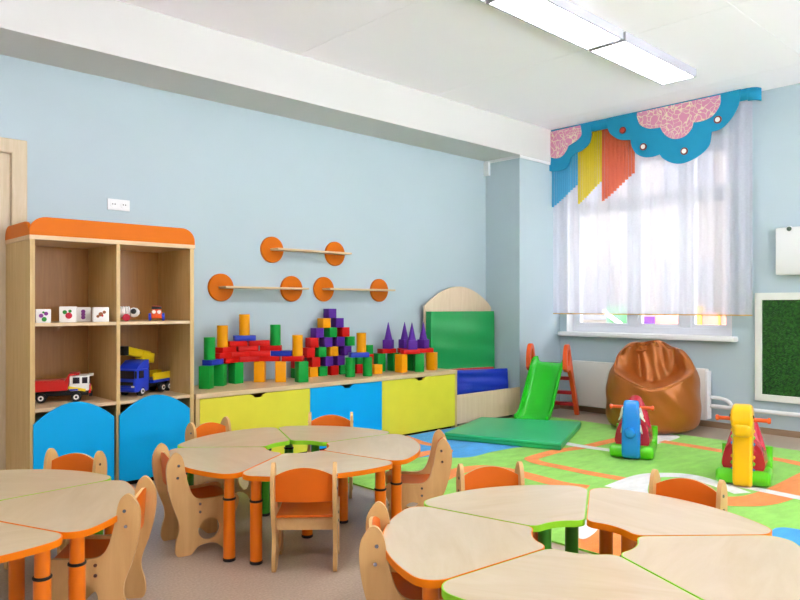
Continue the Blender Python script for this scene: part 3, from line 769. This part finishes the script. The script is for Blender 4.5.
for i, (x, y, rz) in enumerate([(4.77,5.215,25),(4.82,5.222,-4),(4.86,4.965,-32),(5.075,5.02,10)]):
    lb = ['leftmost', 'second from left', 'third from left, nearest', 'rightmost'][i]
    if i == 1: x, y = 4.945, 5.16; blk('brick', 'r', 4.96, 5.15, z1, -35, 'red flat brick under the second purple cone, behind the front brick', G3)
    blk('cube', 'p', x, y, z1+U/2, rz, f'purple cube under a purple cone, {lb} of the cone castle', G3)
    blk('cone', 'p', x, y, z1+1.5*U, 0, f'purple cone on a purple cube, {lb} of four cones', G3)

# ------------------------------------------------------------------ mat trolley in the corner
tr = thing('mat_trolley', 'low birch mat trolley with tall arched backboard in the corner', 'trolley', (5.905, 5.05, 0))
TX = .545
MB().b2((-TX, -.22, .03), (TX, -.20, .33), bev=.002).build('front_board', M['arch'], tr, smooth=0)
MB().b2((-TX+.002, -.2, .06), (TX-.002, .23, .08)).build('base_board', M['arch'], tr, smooth=0)
for x in (-TX, TX-.018): MB().b2((x, -.2, .03), (x+.018, .23, .30)).build('side_board', M['arch'], tr, smooth=0)
pts = [(-TX, .03), (TX+.03, .03), (TX+.03, 1.235)]
for i in range(1, 24):
    t = i/24; x = TX+.03+(-2*TX-.03)*t; pts.append((x, 1.24+.23*math.sin(PI*t)**.85))
pts.append((-TX, 1.245))
mb = MB(); mb.prism(pts, .23, .25, XZ); mb.build('arched_backboard', M['arch'], tr, smooth=30)
for sx in (-1, 1):
    for yy in (-.15, .18): MB().cyl((sx*.46-.012, yy, .03), (sx*.46+.012, yy, .03), .03, seg=16).build('castor', M['black'], tr)

def cushion(name, sx, sy, sz, m, parent=None, wr=.006, seedv=0, nu=22, nv=22):
    """padded slab, soft edges, faint creases: x wide, y thick, z tall, base at z=0"""
    bm = bmesh.new(); bmesh.ops.create_cube(bm, size=1)
    bmesh.ops.subdivide_edges(bm, edges=bm.edges[:], cuts=34, use_grid_fill=True)
    rnd = random.Random(seedv); ph = [rnd.uniform(0, 6) for _ in range(6)]
    for v in bm.verts:
        x, y, z = v.co.x*2, v.co.y*2, v.co.z*2
        e = 1-.9*max(abs(x), abs(z))**14
        w = wr*(math.sin(z*7+ph[0]+.9*math.sin(x*2.3+ph[1]))*.6+math.sin(z*15+x*1.6+ph[2])*.35+math.sin(x*3+ph[3])*.4)
        for z0, sl, am in ((-.62, .12, 1.5), (-.42, -.10, -1.1), (-.1, .06, .9), (.25, -.05, -.7)): w += wr*am*math.exp(-((z-z0-sl*x)/.055)**2)*(.6+.4*math.sin(x*4+ph[4]+z0*5))
        v.co.x = x*sx/2*(1-.012*abs(z)**6); v.co.z = (z*.5+.5)*sz
        v.co.y = y*sy/2*(1-.12*(max(abs(x), abs(z))**10))+(w*e if abs(y) > .9 else 0)
    me = bpy.data.meshes.new(name); bm.to_mesh(me); bm.free(); me.materials.append(m); me.shade_smooth(); me.set_sharp_from_angle(angle=R_(50))
    o = bpy.data.objects.new(name, me); COL.objects.link(o); return o
o = cushion('gym_mat', 1.065, .09, 1.10, M['vinyl_green'], wr=.012, seedv=3); o.location = (5.900, 5.222, .09); o.rotation_euler.x = R_(-.5)
tag(o, 'tall green vinyl mat standing upright against the arched backboard', 'mat')
o = cushion('gym_mat', .86, .12, .46, M['vinyl_blue'], wr=.011, seedv=5); o.location = (5.90, 4.95, .095); o.rotation_euler = (R_(-4), R_(2), 0)
tag(o, 'folded blue vinyl mat lying in the front of the corner trolley', 'mat')
o = cushion('gym_mat', .80, .05, .475, M['vinyl_red'], wr=.004, seedv=6); o.location = (5.86, 5.065, .09); o.rotation_euler = (R_(-3), R_(1.5), 0)
tag(o, 'thin red vinyl mat showing as a strip between blue and green mats', 'mat')

# flat mat on the rug before the slide
def flat_mat():
    P = [(5.72, 4.80), (6.225, 3.90), (5.105, 3.395), (4.755, 4.43)]
    M['vinyl_mint'] = plain('light_green_vinyl', '#2fb878', .32, var=.03, bump=.06, bscale=40)
    t = thing('floor_mat', 'green vinyl gym mat lying flat on the rug before the slide', 'mat', (5.48, 4.13, .013))
    mb = MB(); mb.prism([(x-5.48, y-4.13) for x, y in P], 0, .062, XY)
    bevel_mod(mb.build('cover', M['vinyl_mint'], t, smooth=30), .012, 3, 30)
    mb = MB(); mb.tube([(x-5.48+(.004 if x > 5.5 else -.004), y-4.13, .036) for x, y in P], .003, 6, closed=True)
    mb.build('seam', M['b_green'], t)
flat_mat()

# ------------------------------------------------------------------ slide
def slide():
    ax = R_(17)
    t = thing('toy_slide', 'small green slide with orange side rails and red ladder steps', 'slide', (6.115, 4.385, 0), ax)
    w = .168
    path = spline([(-.14, .055), (-.06, .065), (.03, .12), (.14, .24), (.27, .40), (.38, .53), (.45, .60), (.52, .62), (.58, .62)], 5)
    # cross-section: rim / wall / floor / wall / rim
    def sec(x, z, nx, nz):
        cs = [(-w-.02, .045), (-w-.012, .062), (-w+.004, .062), (-w+.022, .012), (-w+.05, 0), (w-.05, 0), (w-.022, .012), (w-.004, .062), (w+.012, .062), (w+.02, .045)]
        cs += [(w+.01, .01), (w-.04, -.018), (-w+.04, -.018), (-w-.01, .01)]
        return [(x+nx*h, y, z+nz*h) for y, h in cs]
    V = []; F = []; n = len(path); k = 14
    for i, (x, z) in enumerate(path):
        a = path[max(i-1, 0)]; b = path[min(i+1, n-1)]
        dx, dz = b[0]-a[0], b[1]-a[1]; L = math.hypot(dx, dz)
        V += sec(x, z, -dz/L, dx/L)
    for i in range(n-1):
        for j in range(k): F.append((i*k+j, i*k+(j+1) % k, (i+1)*k+(j+1) % k, (i+1)*k+j))
    F.append(tuple(range(k))); F.append(tuple((n-1)*k+j for j in range(k)))
    mb = MB(); mb._add(V, F); mb.build('chute', M['slide_green'], t, smooth=50)
    for s in (-1, 1):
        y = s*(w+.04)
        # side rail: loop handle at the top, sloping leg to the floor
        outer = spline([(.36, .56), (.36, .68), (.40, .80), (.455, .83), (.51, .80), (.56, .68), (.66, .46), (.80, .20), (.90, .0)], 5)
        inner = spline([(.83, .0), (.74, .17), (.60, .43), (.50, .54), (.42, .52)], 4)
        hole = spline([(.415, .62), (.42, .72), (.452, .772), (.485, .73), (.485, .64), (.445, .59)], 4, True)
        mb = MB(); mb.prism(outer+inner, y-.024, y+.024, XZ, holes=[hole])
        bevel_mod(mb.build('side_rail', M['toy_orange'], t, smooth=40), .014, 3, 40)
    for x, z in ((.60, .42), (.69, .25), (.78, .11)):
        MB().b2((x-.03, -w-.03, z), (x+.055, w+.03, z+.04), bev=.012).build('ladder_step', M['step_red'], t)
slide()

# ------------------------------------------------------------------ bean bag
def bean():
    t = thing('bean_bag', 'large copper brown vinyl bean bag chair under the window', 'bean bag', (6.69, 3.37, .0135), R_(207)); t.scale = (.98, .98, .985)
    prof = [(0, .30), (.02, .37), (.06, .415), (.14, .445), (.25, .455), (.36, .45), (.46, .44), (.56, .42), (.66, .385), (.75, .335), (.81, .275), (.85, .19), (.865, .10), (.868, .0)]
    def rad(z):
        for (a, ra), (b, rb) in zip(prof, prof[1:]):
            if a <= z <= b: return ra+(rb-ra)*(z-a)/(b-a)
        return 0
    NU, NV = 144, 90
    rs = spline([(r, z) for z, r in prof], 8)
    def fn(u, v):
        k = v*(len(rs)-1); i = min(int(k), len(rs)-2); f = k-i
        r = max(rs[i][0]+(rs[i+1][0]-rs[i][0])*f, 0); z = rs[i][1]+(rs[i+1][1]-rs[i][1])*f
        th = 2*PI*u
        x, y = r*math.cos(th), r*math.sin(th)*1.02
        # seat: front upper part pressed back into a hollow, rim dips in the middle, arms at the sides
        rim = .45+.17*min(1, abs(y)/.42)**1.6
        hollow = 0
        if x > -.25 and z > rim:
            d = min(1, (z-rim)/.06); d = d*d*(3-2*d)
            back = -.13-.16*min(1, (z-rim)/.42)+.36*min(1, abs(y)/.43)**2.4
            if x > back: x = x+(back-x)*d; hollow = d
            z -= .06*d*max(0, 1-abs(y)/.3)*max(0, 1-(z-rim)/.25)
        # gathered folds toward the crown and creases
        fold = (max(0, z-.38)/.48)**1.2
        w = .016*fold*math.sin(th*7+1.2*math.sin(th*2)+z*5)+.010*fold*math.sin(th*13+2+z*9)
        w += .007*math.sin(th*4+z*16)*(1 if z > .05 else 0)+.004*math.sin(y*30+z*24)
        x += w*math.cos(th); y += w*math.sin(th)
        if hollow:
            t2 = (z-.42)/.44
            x += hollow*(.030*math.sin(y*26*(.5+.6*t2)+1.0)+.016*math.sin(y*47+z*9))
            x -= hollow*.07*math.exp(-((y+.10+.05*t2)/.03)**2)
            x -= hollow*.04*math.exp(-((y-.17-.06*t2)/.03)**2)
        z += .018*fold*math.sin(th*3+.6)+.012*fold*math.sin(y*22+.5)
        return (x, y, max(z, 0))
    mb = MB(); mb.grid(fn, NU, NV, closed_u=True)
    bmesh.ops.contextual_create(mb.bm, geom=[e for e in mb.bm.edges if e.is_boundary and e.verts[0].co.z < .01])
    bmesh.ops.remove_doubles(mb.bm, verts=mb.bm.verts, dist=.0004)
    o = mb.build('bag', M['bean'], t, smooth=180)
    sm = o.modifiers.new('soften', 'SMOOTH'); sm.iterations = 2; sm.factor = .5
    # piped seam along the seat rim
    pts = []
    for i in range(25):
        y = -.355+.71*i/24; zz = .45+.17*min(1, abs(y)/.42)**1.6
        r = rad(zz); xx = math.sqrt(max(r*r-(y/1.02)**2, .0))
        pts.append((xx-.008, y, zz))
    MB().tube(pts, .008, 8).build('piping', M['bean'], t)
bean()

# ------------------------------------------------------------------ rocking toys
def rocker(x, y, rz, kind, label):
    t = thing('rocking_toy', label, 'rocking toy', (x, y, .0145), rz, 'plastic rocking toys')
    W = .135
    # rocker base: two curved runners joined by cross rollers, front at +x
    for s in (-1, 1):
        pts = spline([(.21, .055), (.19, .042), (.1, .036), (-.1, .036), (-.18, .042), (-.235, .08), (-.255, .14), (-.258, .20)], 5)
        mb = MB(); mb.tube([(px, s*W, pz) for px, pz in pts], .036, 14); mb.build('runner', M['toy_lime'], t)
    for xx, zz, r in ((.205, .055, .052), (-.20, .062, .045)):
        mb = MB(); mb.cyl((xx, -W-.035, zz), (xx, W+.035, zz), r, seg=24, bev=.015); mb.build('cross_roller', M['toy_lime'], t)
    MB().b2((-.20, -W, .06), (.20, W, .10), bev=.018).build('deck', M['toy_lime'], t)
    # saddle body: tapered, with a raised seat back
    h = .47 if kind == 'horse' else .46
    secs = []
    side = [(.185, .10, .04, .13), (.18, .22, .03, .125), (.15, .26, -.02, .12)]
    def body(u, v):
        # v: along length front->rear; u: around section
        s = [(.18, .07, .30, .15), (.13, .07, .33, .155), (.05, .07, .27, .158), (-.05, .07, .26, .158), (-.11, .07, .36, .158), (-.15, .07, h, .152), (-.19, .07, h-.01, .14), (-.215, .07, h-.08, .12)]
        k = v*(len(s)-1); i = min(int(k), len(s)-2); f = k-i; f = f*f*(3-2*f)
        X, z0, z1, w = [a+(b-a)*f for a, b in zip(s[i], s[i+1])]
        a = 2*PI*u; ca, sa = math.cos(a), math.sin(a)
        sg = lambda q, e: math.copysign(abs(q)**e, q)
        zz = (z0+z1)/2+(z1-z0)/2*sg(sa, .75)
        tap = 1-.60*max(0, (zz-.07)/(h-.07))**1.2
        return (X, w*sg(ca, .6)*max(tap, .3), zz)
    mb = MB(); mb.grid(body, 32, 26, closed_u=True)
    for vv in (0, 1):
        ring = [v for v in mb.bm.verts if v.is_boundary and ((v.co.x > 0) == (vv == 0))]
        zc = sum(q.co.z for q in ring)/len(ring)
        ring.sort(key=lambda v: math.atan2(v.co.z-zc, v.co.y))
        mb.bm.faces.new(ring)
    mb.build('saddle', M['toy_red'], t, smooth=60)
    hm = M['toy_blue'] if kind == 'horse' else M['toy_yellow']
    if kind == 'horse':
        prof = [(.285, .02), (.31, .10), (.305, .2), (.30, .30), (.29, .40), (.25, .465), (.20, .465), (.175, .40), (.18, .25), (.19, .02)]
        wd = lambda z: .058+.008*(z < .15)
    else:
        prof = [(.285, .015), (.30, .08), (.285, .2), (.275, .34), (.30, .38), (.345, .42), (.36, .47), (.34, .53), (.29, .56), (.22, .56), (.18, .52), (.165, .43), (.17, .3), (.19, .015)]
        wd = lambda z: .068
    sp = spline(prof, 4, True)
    mb = MB(); mb.prism(sp, -.066, .066, XZ)
    for v in mb.bm.verts:
        if kind == 'horse': v.co.y *= 1.06-.9*max(0, v.co.z-.28)
        else: v.co.y *= .92+.25*max(0, (v.co.z-.36))/.2 - (.25*max(0, v.co.z-.50)/.06)
    o = mb.build('neck_and_head', hm, t, smooth=40); bevel_mod(o, .02, 4, 40)
    if kind == 'horse':
        MB().lathe([(.001, .285), (.034, .29), (.043, .315), (.042, .345), (.03, .366), (.001, .374)], (0, 0, .225), 20, 'x').build('snout', hm, o)
        for s in (-1, 1):
            mb = MB()
            for z, L in ((.38, .07), (.34, .10), (.24, .05)): mb.cyl((.235, s*.056, z+.03), (.215, s*(.062+L*.4), z-.035), .020, .004, 10)
            mb.build('mane_tuft', M['toy_white'], o)
            MB().cyl((.27, s*.054, .40), (.27, s*.062, .40), .011, seg=12).build('eye', M['black'], o)
    else:
        MB().box((.318, 0, .40), (.085, .118, .10), bev=.032, seg=4).build('snout', hm, o)
        for s in (-1, 1):
            for j in range(8):
                z = .06+j*.045; m = [M['toy_red'], M['toy_blue'], M['toy_lime'], M['toy_yellow']][j % 4]
                MB().lathe([(.001, -.014), (.010, -.010), (.014, 0), (.010, .010), (.001, .014)], (.205, s*.064, z), 10, 'z').build('bead', m, o)
            MB().cyl((.325, s*.064, .49), (.325, s*.075, .49), .012, seg=12).build('eye', M['black'], o)
    hz = .415 if kind == 'horse' else .455
    mb = MB(); mb.cyl((.215, -.15, hz), (.215, .15, hz), .014, seg=14)
    for s in (-1, 1): mb.cyl((.215, s*.15, hz), (.215, s*.172, hz), .021, seg=16, bev=.005)
    mb.build('handlebar', M['toy_orange'], t)
rocker(5.455, 2.91, R_(203), 'horse', 'red rocking toy with blue head standing before the bean bag')
rocker(5.235, 1.94, R_(197), 'giraffe', 'red rocking toy with tall yellow head, right, before the pin board')

# ------------------------------------------------------------------ rug
def rug():
    mb = MB(); x0, x1, y0, y1 = 3.125, 6.61, .45, 4.80
    mb.b2((x0, y0, 0), (x1, y1, .010), mi=0)
    lvl = [.0105]
    def clip(poly):
        for ax, lim, sg in ((0, x0+.004, 1), (0, x1-.004, -1), (1, y0+.004, 1), (1, y1-.004, -1)):
            out = []
            for i in range(len(poly)):
                a, b = poly[i], poly[(i+1) % len(poly)]
                ia, ib = sg*(a[ax]-lim) >= 0, sg*(b[ax]-lim) >= 0
                if ia: out.append(a)
                if ia != ib:
                    t = (lim-a[ax])/(b[ax]-a[ax]); out.append((a[0]+(b[0]-a[0])*t, a[1]+(b[1]-a[1])*t))
            poly = out
            if len(poly) < 3: return []
        return poly
    def face(poly, mi, z):
        poly = clip(poly)
        if len(poly) < 3: return
        vs = [mb.bm.verts.new((p[0], p[1], z)) for p in poly]
        f = mb.bm.faces.new(vs); f.material_index = mi
    def area(P, mi): 
        lvl[0] += .0002; face(spline(P, 6, True), mi, lvl[0])
    def stripe(P, w, mi):
        lvl[0] += .0002; s = spline(P, 8); L, Rr = [], []
        for i, p in enumerate(s):
            a, b = s[max(i-1, 0)], s[min(i+1, len(s)-1)]
            dx, dy = b[0]-a[0], b[1]-a[1]; l = math.hypot(dx, dy) or 1
            L.append((p[0]-dy/l*w/2, p[1]+dx/l*w/2)); Rr.append((p[0]+dy/l*w/2, p[1]-dx/l*w/2))
        for i in range(len(s)-1): face([Rr[i], Rr[i+1], L[i+1], L[i]], mi, lvl[0])
    area([(3.2,4.15),(3.3,4.6),(3.6,4.9),(4.3,5.0),(5.25,4.96),(5.72,4.95),(5.52,4.38),(5.16,3.75),(4.9,3.76),(4.63,3.78),(4.38,3.77),(4.23,3.86),(4.17,3.99),(4.0,4.05),(3.78,4.06),(3.41,4.0)], 3)
    area([(3.84,2.36),(4.39,2.48),(4.74,2.49),(4.80,2.44),(4.44,2.27),(4.13,2.10),(3.62,2.10)], 2)
    area([(3.22,2.04),(3.5,2.08),(3.72,1.98),(3.6,1.75),(3.2,1.65),(3.06,1.87)], 1)
    area([(3.36,2.20),(3.56,2.20),(3.5,2.08),(3.26,2.03)], 2)
    area([(4.02,1.37),(4.13,1.39),(4.21,1.39),(4.26,1.34),(4.26,1.22),(4.1,1.08),(3.6,1.0),(3.33,1.04),(3.65,1.24)], 3)
    area([(5.75,3.01),(6.02,2.97),(6.46,2.98),(6.51,3.15),(6.24,3.27)], 2)
    stripe([(3.75,4.08),(4.11,4.11),(4.23,4.13),(4.35,4.1),(4.42,4.02)], .12, 1)
    stripe([(4.60,4.86),(4.54,4.63),(4.5,4.5),(4.49,4.36),(4.54,4.22)], .10, 1)
    stripe([(3.43,3.38),(3.77,3.48),(3.92,3.51),(4.05,3.5),(4.16,3.44),(4.2,3.29),(4.19,3.09),(4.15,2.77),(4.20,2.58)], .15, 1)
    stripe([(6.28,3.29),(5.87,3.33),(5.39,3.35),(5.11,3.41),(4.9,3.41),(4.74,3.4),(4.66,3.38),(4.61,3.3),(4.59,3.2),(4.59,3.06),(4.58,2.8),(4.6,2.50)], .115, 1)
    stripe([(5.46,3.95),(5.44,3.68),(5.41,3.51),(5.41,3.3),(5.43,3.14),(5.44,2.85)], .11, 2)
    stripe([(6.13,3.0),(6.12,2.69),(6.09,2.4),(6.09,2.0),(6.04,1.82),(5.98,1.6),(5.9,1.1)], .13, 1)
    stripe([(4.32,2.46),(4.73,2.47),(4.91,2.4),(5.02,2.24),(4.94,2.02),(4.82,1.80)], .13, 2)
    stripe([(4.40,2.10),(4.46,1.99),(4.55,1.8),(4.67,1.69),(4.86,1.64),(5.17,1.62),(5.55,1.62),(6.29,1.62)], .22, 1)
    stripe([(5.01,1.96),(4.99,1.71),(4.97,1.5),(4.98,1.33),(5.0,.8)], .10, 2)
    me = mb.mesh('rug', RUGM, smooth=0)
    o = bpy.data.objects.new('rug', me); COL.objects.link(o)
    tag(o, 'large green rug with orange, white and blue curving stripes', 'rug')
rug()

# ------------------------------------------------------------------ wedge tables
RO, RI, TH = .706, .183, .44
def wedge_outline(R, r, ro, ri, g, a=R_(36), off=0):
    pts = []
    R, r = R+off, r-off; g = g-off
    # outer arc, corners
    bo = math.asin((ro+g)/(R-ro)); bi = math.asin((ri+g)/(r+ri))
    def arc(cx, cy, rad, a0, a1, n): return [(cx+rad*math.cos(a0+(a1-a0)*i/n), cy+rad*math.sin(a0+(a1-a0)*i/n)) for i in range(n+1)]
    lo = -a+bo
    pts += arc((R-ro)*math.cos(lo), (R-ro)*math.sin(lo), ro, -a-PI/2, lo, 8)
    pts += arc(0, 0, R, lo, -lo, 22)[1:-1]
    pts += arc((R-ro)*math.cos(-lo), (R-ro)*math.sin(-lo), ro, -lo, a+PI/2, 8)
    li = a-bi
    pts += arc((r+ri)*math.cos(li), (r+ri)*math.sin(li), ri, a+PI/2, li+PI, 6)
    pts += arc(0, 0, r, li, -li, 10)[1:-1]
    pts += arc((r+ri)*math.cos(-li), (r+ri)*math.sin(-li), ri, -li-PI, -a-PI/2, 6)
    return pts
RC = .46
def table_meshes(col):
    base = wedge_outline(RO, RI, .075, .045, .006)
    outl = wedge_outline(RO, RI, .075, .045, .006, off=.003)
    top = MB().prism([(x-RC, y) for x, y in base], TH-.024, TH, XY).mesh('tabletop', M['maple'], 30)
    mb = MB(); n = len(base)
    V = []
    for P, z in ((outl, TH-.0245), (outl, TH-.0005), (base, TH-.0005), (base, TH-.0245)): V += [(x-RC, y, z) for x, y in P]
    F = [(k*n+i, k*n+(i+1) % n, ((k+1) % 4)*n+(i+1) % n, ((k+1) % 4)*n+i) for k in range(4) for i in range(n)]
    mb._add(V, F); band = mb.mesh('edge_band', M['edge_'+col], 30)
    leg = MB(); leg.cyl((0,0,.016), (0,0,.305), .0295, seg=24); leg.cyl((0,0,.305), (0,0,TH-.024), .026, seg=24); leg = leg.mesh('leg', M['leg_'+col])
    collar = MB().cyl((0,0,.300), (0,0,.311), .0325, seg=24, bev=.003).mesh('collar', M['black'])
    foot = MB().cyl((0,0,0), (0,0,.018), .031, seg=24, bev=.003).mesh('foot_cap', M['black'])
    return top, band, leg, collar, foot
TM = {c: table_meshes(c) for c in ('orange', 'green')}
def add(name, me, parent, loc=None):
    o = bpy.data.objects.new(name, me); COL.objects.link(o); o.parent = parent
    if loc: o.location = loc
    return o
def wedge(cx, cy, mid, col, label, group):
    a = R_(mid)
    t = thing('wedge_table', label, 'table', (cx+RC*math.cos(a), cy+RC*math.sin(a), 0), a, group)
    top, band, leg, collar, foot = TM[col]
    tp = add('tabletop', top, t); add('edge_band', band, tp)
    for r, an in ((.645, 29.5), (.645, -29.5), (.262, 0)):
        l = add('leg', leg, t, (r*math.cos(R_(an))-RC, r*math.sin(R_(an)), 0))
        add('collar', collar, l); add('foot_cap', foot, l)
GT = 'wedge tables of the {} ring'
C1, C2, C3 = (2.340, 3.334), (2.160, 1.342), (.590, 3.245)
for mid, col, lab in ((102.5,'green','lime edged wedge table at the back left of the middle ring'),(30.5,'green','lime edged wedge table at the back right of the middle ring'),
        (-41.5,'orange','orange edged wedge table at right of the middle ring'),(-113.5,'orange','orange edged wedge table at the front of the middle ring behind its nearest chair'),(174.5,'orange','orange edged wedge table at left of the middle ring')):
    wedge(*C1, mid, col, lab, GT.format('middle'))
for mid, col, lab in ((66,'green','lime edged wedge table at the back left of the near right ring'),(-6,'orange','orange edged wedge table at the back right of the near right ring'),
        (-78,'green','lime edged wedge table at the right front of the near right ring'),(-150,'green','lime edged wedge table at the bottom front of the near right ring'),(138,'orange','orange edged wedge table at left of the near right ring')):
    wedge(*C2, mid, col, lab, GT.format('near right'))
for mid, col, lab in ((40.5,'green','lime edged wedge table at the back of the left ring, before the blue doors'),(-31.5,'orange','orange edged wedge table at right of the left ring'),(-103.5,'orange','orange edged wedge table at the front of the left ring, lower left corner')):
    wedge(*C3, mid, col, lab, GT.format('left'))

# ------------------------------------------------------------------ chairs (x = forward, origin under the back)
def make_chair(label):
    t = thing('child_chair', label, 'chair', (0,0,0), 0, 'small birch chairs with orange seats')
    out = [(.02,.498),(.002,.46),(0,.40),(.012,.32),(.032,.25),(.058,.18),(.062,.13),(.048,.08),(.043,.03),(.053,.004),(.075,0),(.115,0),(.132,.012),(.155,.036),(.19,.045),(.225,.045),(.255,.034),(.28,.01),(.296,0),(.332,0),(.346,.012),(.346,.05),(.337,.10),(.342,.16),(.358,.20),(.368,.24),(.360,.268),(.335,.278),(.28,.275),(.20,.272),(.152,.280),(.124,.31),(.106,.36),(.092,.42),(.084,.47),(.070,.505),(.045,.52)]
    out = spline(out, 3, True)
    me = MB().prism(out, -.009, .009, XZ, holes=[circle(.212, .118, .056, 28)]).mesh('side_panel', M['birch'], 40)
    w = .143
    sc = MB(); sc.cyl((0, -.0025, 0), (0, .0025, 0), .0065, seg=12); sc = sc.mesh('screw', M['steel'])
    for s in (-1, 1):
        o = add('side_panel', me, t, (0, s*w, 0))
        for x, z in ((.058, .455), (.053, .395), (.165, .25), (.165, .21)): add('screw', sc, o, (x, s*.0105, z))
    iw = w-.009
    # seat board: dished, rounded front
    def seat(u, v, dz):
        x = .075+.275*u; y = -iw+2*iw*v
        return (x, y, .252-.006*math.sin(PI*min(u*1.2, 1))-(.012*max(0, u-.85)/.15)+dz)
    mb = MB(); n, m = 16, 9; V = []
    for dz in (0, .011):
        V += [seat(i/(n-1), j/(m-1), dz) for j in range(m) for i in range(n)]
    F = []
    for j in range(m-1):
        for i in range(n-1):
            q = (j*n+i, j*n+i+1, (j+1)*n+i+1, (j+1)*n+i); F.append(q[::-1]); F.append(tuple(k+n*m for k in q))
    rim = [i for i in range(n)]+[j*n+n-1 for j in range(1, m)]+[(m-1)*n+i for i in range(n-2, -1, -1)]+[j*n for j in range(m-2, 0, -1)]
    for a, b in zip(rim, rim[1:]+rim[:1]): F.append((a, b, b+n*m, a+n*m))
    mb._add(V, F); mb.build('seat', M['chair_orange'], t, smooth=50)
    # backrest: arched top, curved backwards in plan
    n, m = 17, 7; V = []
    for dx in (0, .012):
        for j in range(m):
            for i in range(n):
                s = -1+2*i/(n-1); y = s*iw
                zt = .458+.04*(1-s*s); zb = .335
                V.append((.040+dx-.018*(1-s*s)+.010*(1-j/(m-1)), y, zb+(zt-zb)*j/(m-1)))
    F = []
    for j in range(m-1):
        for i in range(n-1):
            q = (j*n+i, j*n+i+1, (j+1)*n+i+1, (j+1)*n+i); F.append(q[::-1]); F.append(tuple(k+n*m for k in q))
    nc = len(F)
    rim = [i for i in range(n)]+[j*n+n-1 for j in range(1, m)]+[(m-1)*n+i for i in range(n-2, -1, -1)]+[j*n for j in range(m-2, 0, -1)]
    for a, b in zip(rim, rim[1:]+rim[:1]): F.append((a, b, b+n*m, a+n*m))
    mb = MB(); vs, fs = mb._add(V, F)
    for f in fs[nc:]: f.material_index = 1
    mb.build('backrest', [M['chair_orange'], M['birch_x']], t, smooth=50)
    MB().b2((.100, -iw, .185), (.115, iw, .243), bev=.002).build('apron', M['birch_x'], t, smooth=0)
    return t
HC = .055
spots = [(1.236, 3.715, -147, 'birch chair with orange back behind the left table ring, before the blue doors'),
 (1.178, 2.825, 144, 'birch chair side on at right of the left table ring, bolts showing'),
 (1.614, 3.43, -11, 'birch chair at left of the middle table ring, round side hole showing'),
 (2.200, 4.105, -77, 'birch chair behind the middle ring at left, before the yellow drawer'),
 (2.958, 3.82, -131, 'birch chair behind the middle ring, before the blue drawer'),
 (1.927, 2.690, 49, 'birch chair seen from behind at the front of the middle ring'),
 (2.905, 2.742, 138, 'birch chair side on at right of the middle ring, on the rug edge'),
 (2.545, 2.075, -124, 'birch chair behind the near right ring at left, orange back facing the camera'),
 (2.98, 1.346, -176, 'birch chair behind the near right ring at right, before the yellow headed rocker'),
 (1.639, 1.843, -45, 'birch chair at the left end of the near right ring, lower centre')]
c0 = None
for x, y, a, lab in spots:
    r = R_(a); loc = (x-HC*math.cos(r), y-HC*math.sin(r), 0)
    if c0 is None: c0 = make_chair(lab); c0.location = loc; c0.rotation_euler.z = r
    else: dup(c0, loc, r, lab)

# ------------------------------------------------------------------ world, camera, colour management
w = bpy.data.worlds.new('overcast_sky'); S.world = w; w.use_nodes = True
nt = w.node_tree; bg = nt.nodes['Background']
tc = nt.nodes.new('ShaderNodeTexCoord'); n = nt.nodes.new('ShaderNodeTexNoise'); n.inputs['Scale'].default_value = 2.5; n.inputs['Detail'].default_value = 5
nt.links.new(tc.outputs['Generated'], n.inputs['Vector'])
r = nt.nodes.new('ShaderNodeValToRGB'); r.color_ramp.elements[0].color = (.86, .92, 1, 1); r.color_ramp.elements[1].color = (1, 1, 1, 1)
nt.links.new(n.outputs['Fac'], r.inputs['Fac']); nt.links.new(r.outputs['Color'], bg.inputs['Color'])
bg.inputs['Strength'].default_value = 2.6
sd = bpy.data.lights.new('added_sun', 'SUN'); sd.energy = 35; sd.angle = .02; sd.color = (1, .99, .98)  # added, angled to light only the ground outside, which bounces indoors
so_ = bpy.data.objects.new('added_sun', sd); COL.objects.link(so_); so_.location = (-10, 30, 40)
so_.rotation_euler = Vector((.01, -.6, -.85)).to_track_quat('-Z', 'Y').to_euler()

cam = bpy.data.cameras.new('camera'); co = bpy.data.objects.new('camera', cam); COL.objects.link(co); S.camera = co
cam.sensor_width = 36; cam.lens = 36*699/800; cam.shift_y = 6/800; cam.clip_start = .05
co.location = (0, 0, 1.25)
th = math.atan2(739, 699)
co.rotation_euler = (PI/2, 0, th-PI/2)
S.view_settings.view_transform = 'Standard'; S.view_settings.look = 'None'; S.view_settings.gamma = 1
S.view_settings.exposure = 1.4
S.view_settings.use_curve_mapping = False
S.cycles.use_denoising = True
S.cycles.max_bounces = 12; S.cycles.diffuse_bounces = 8; S.cycles.transparent_max_bounces = 24
S.cycles.sample_clamp_indirect = 10
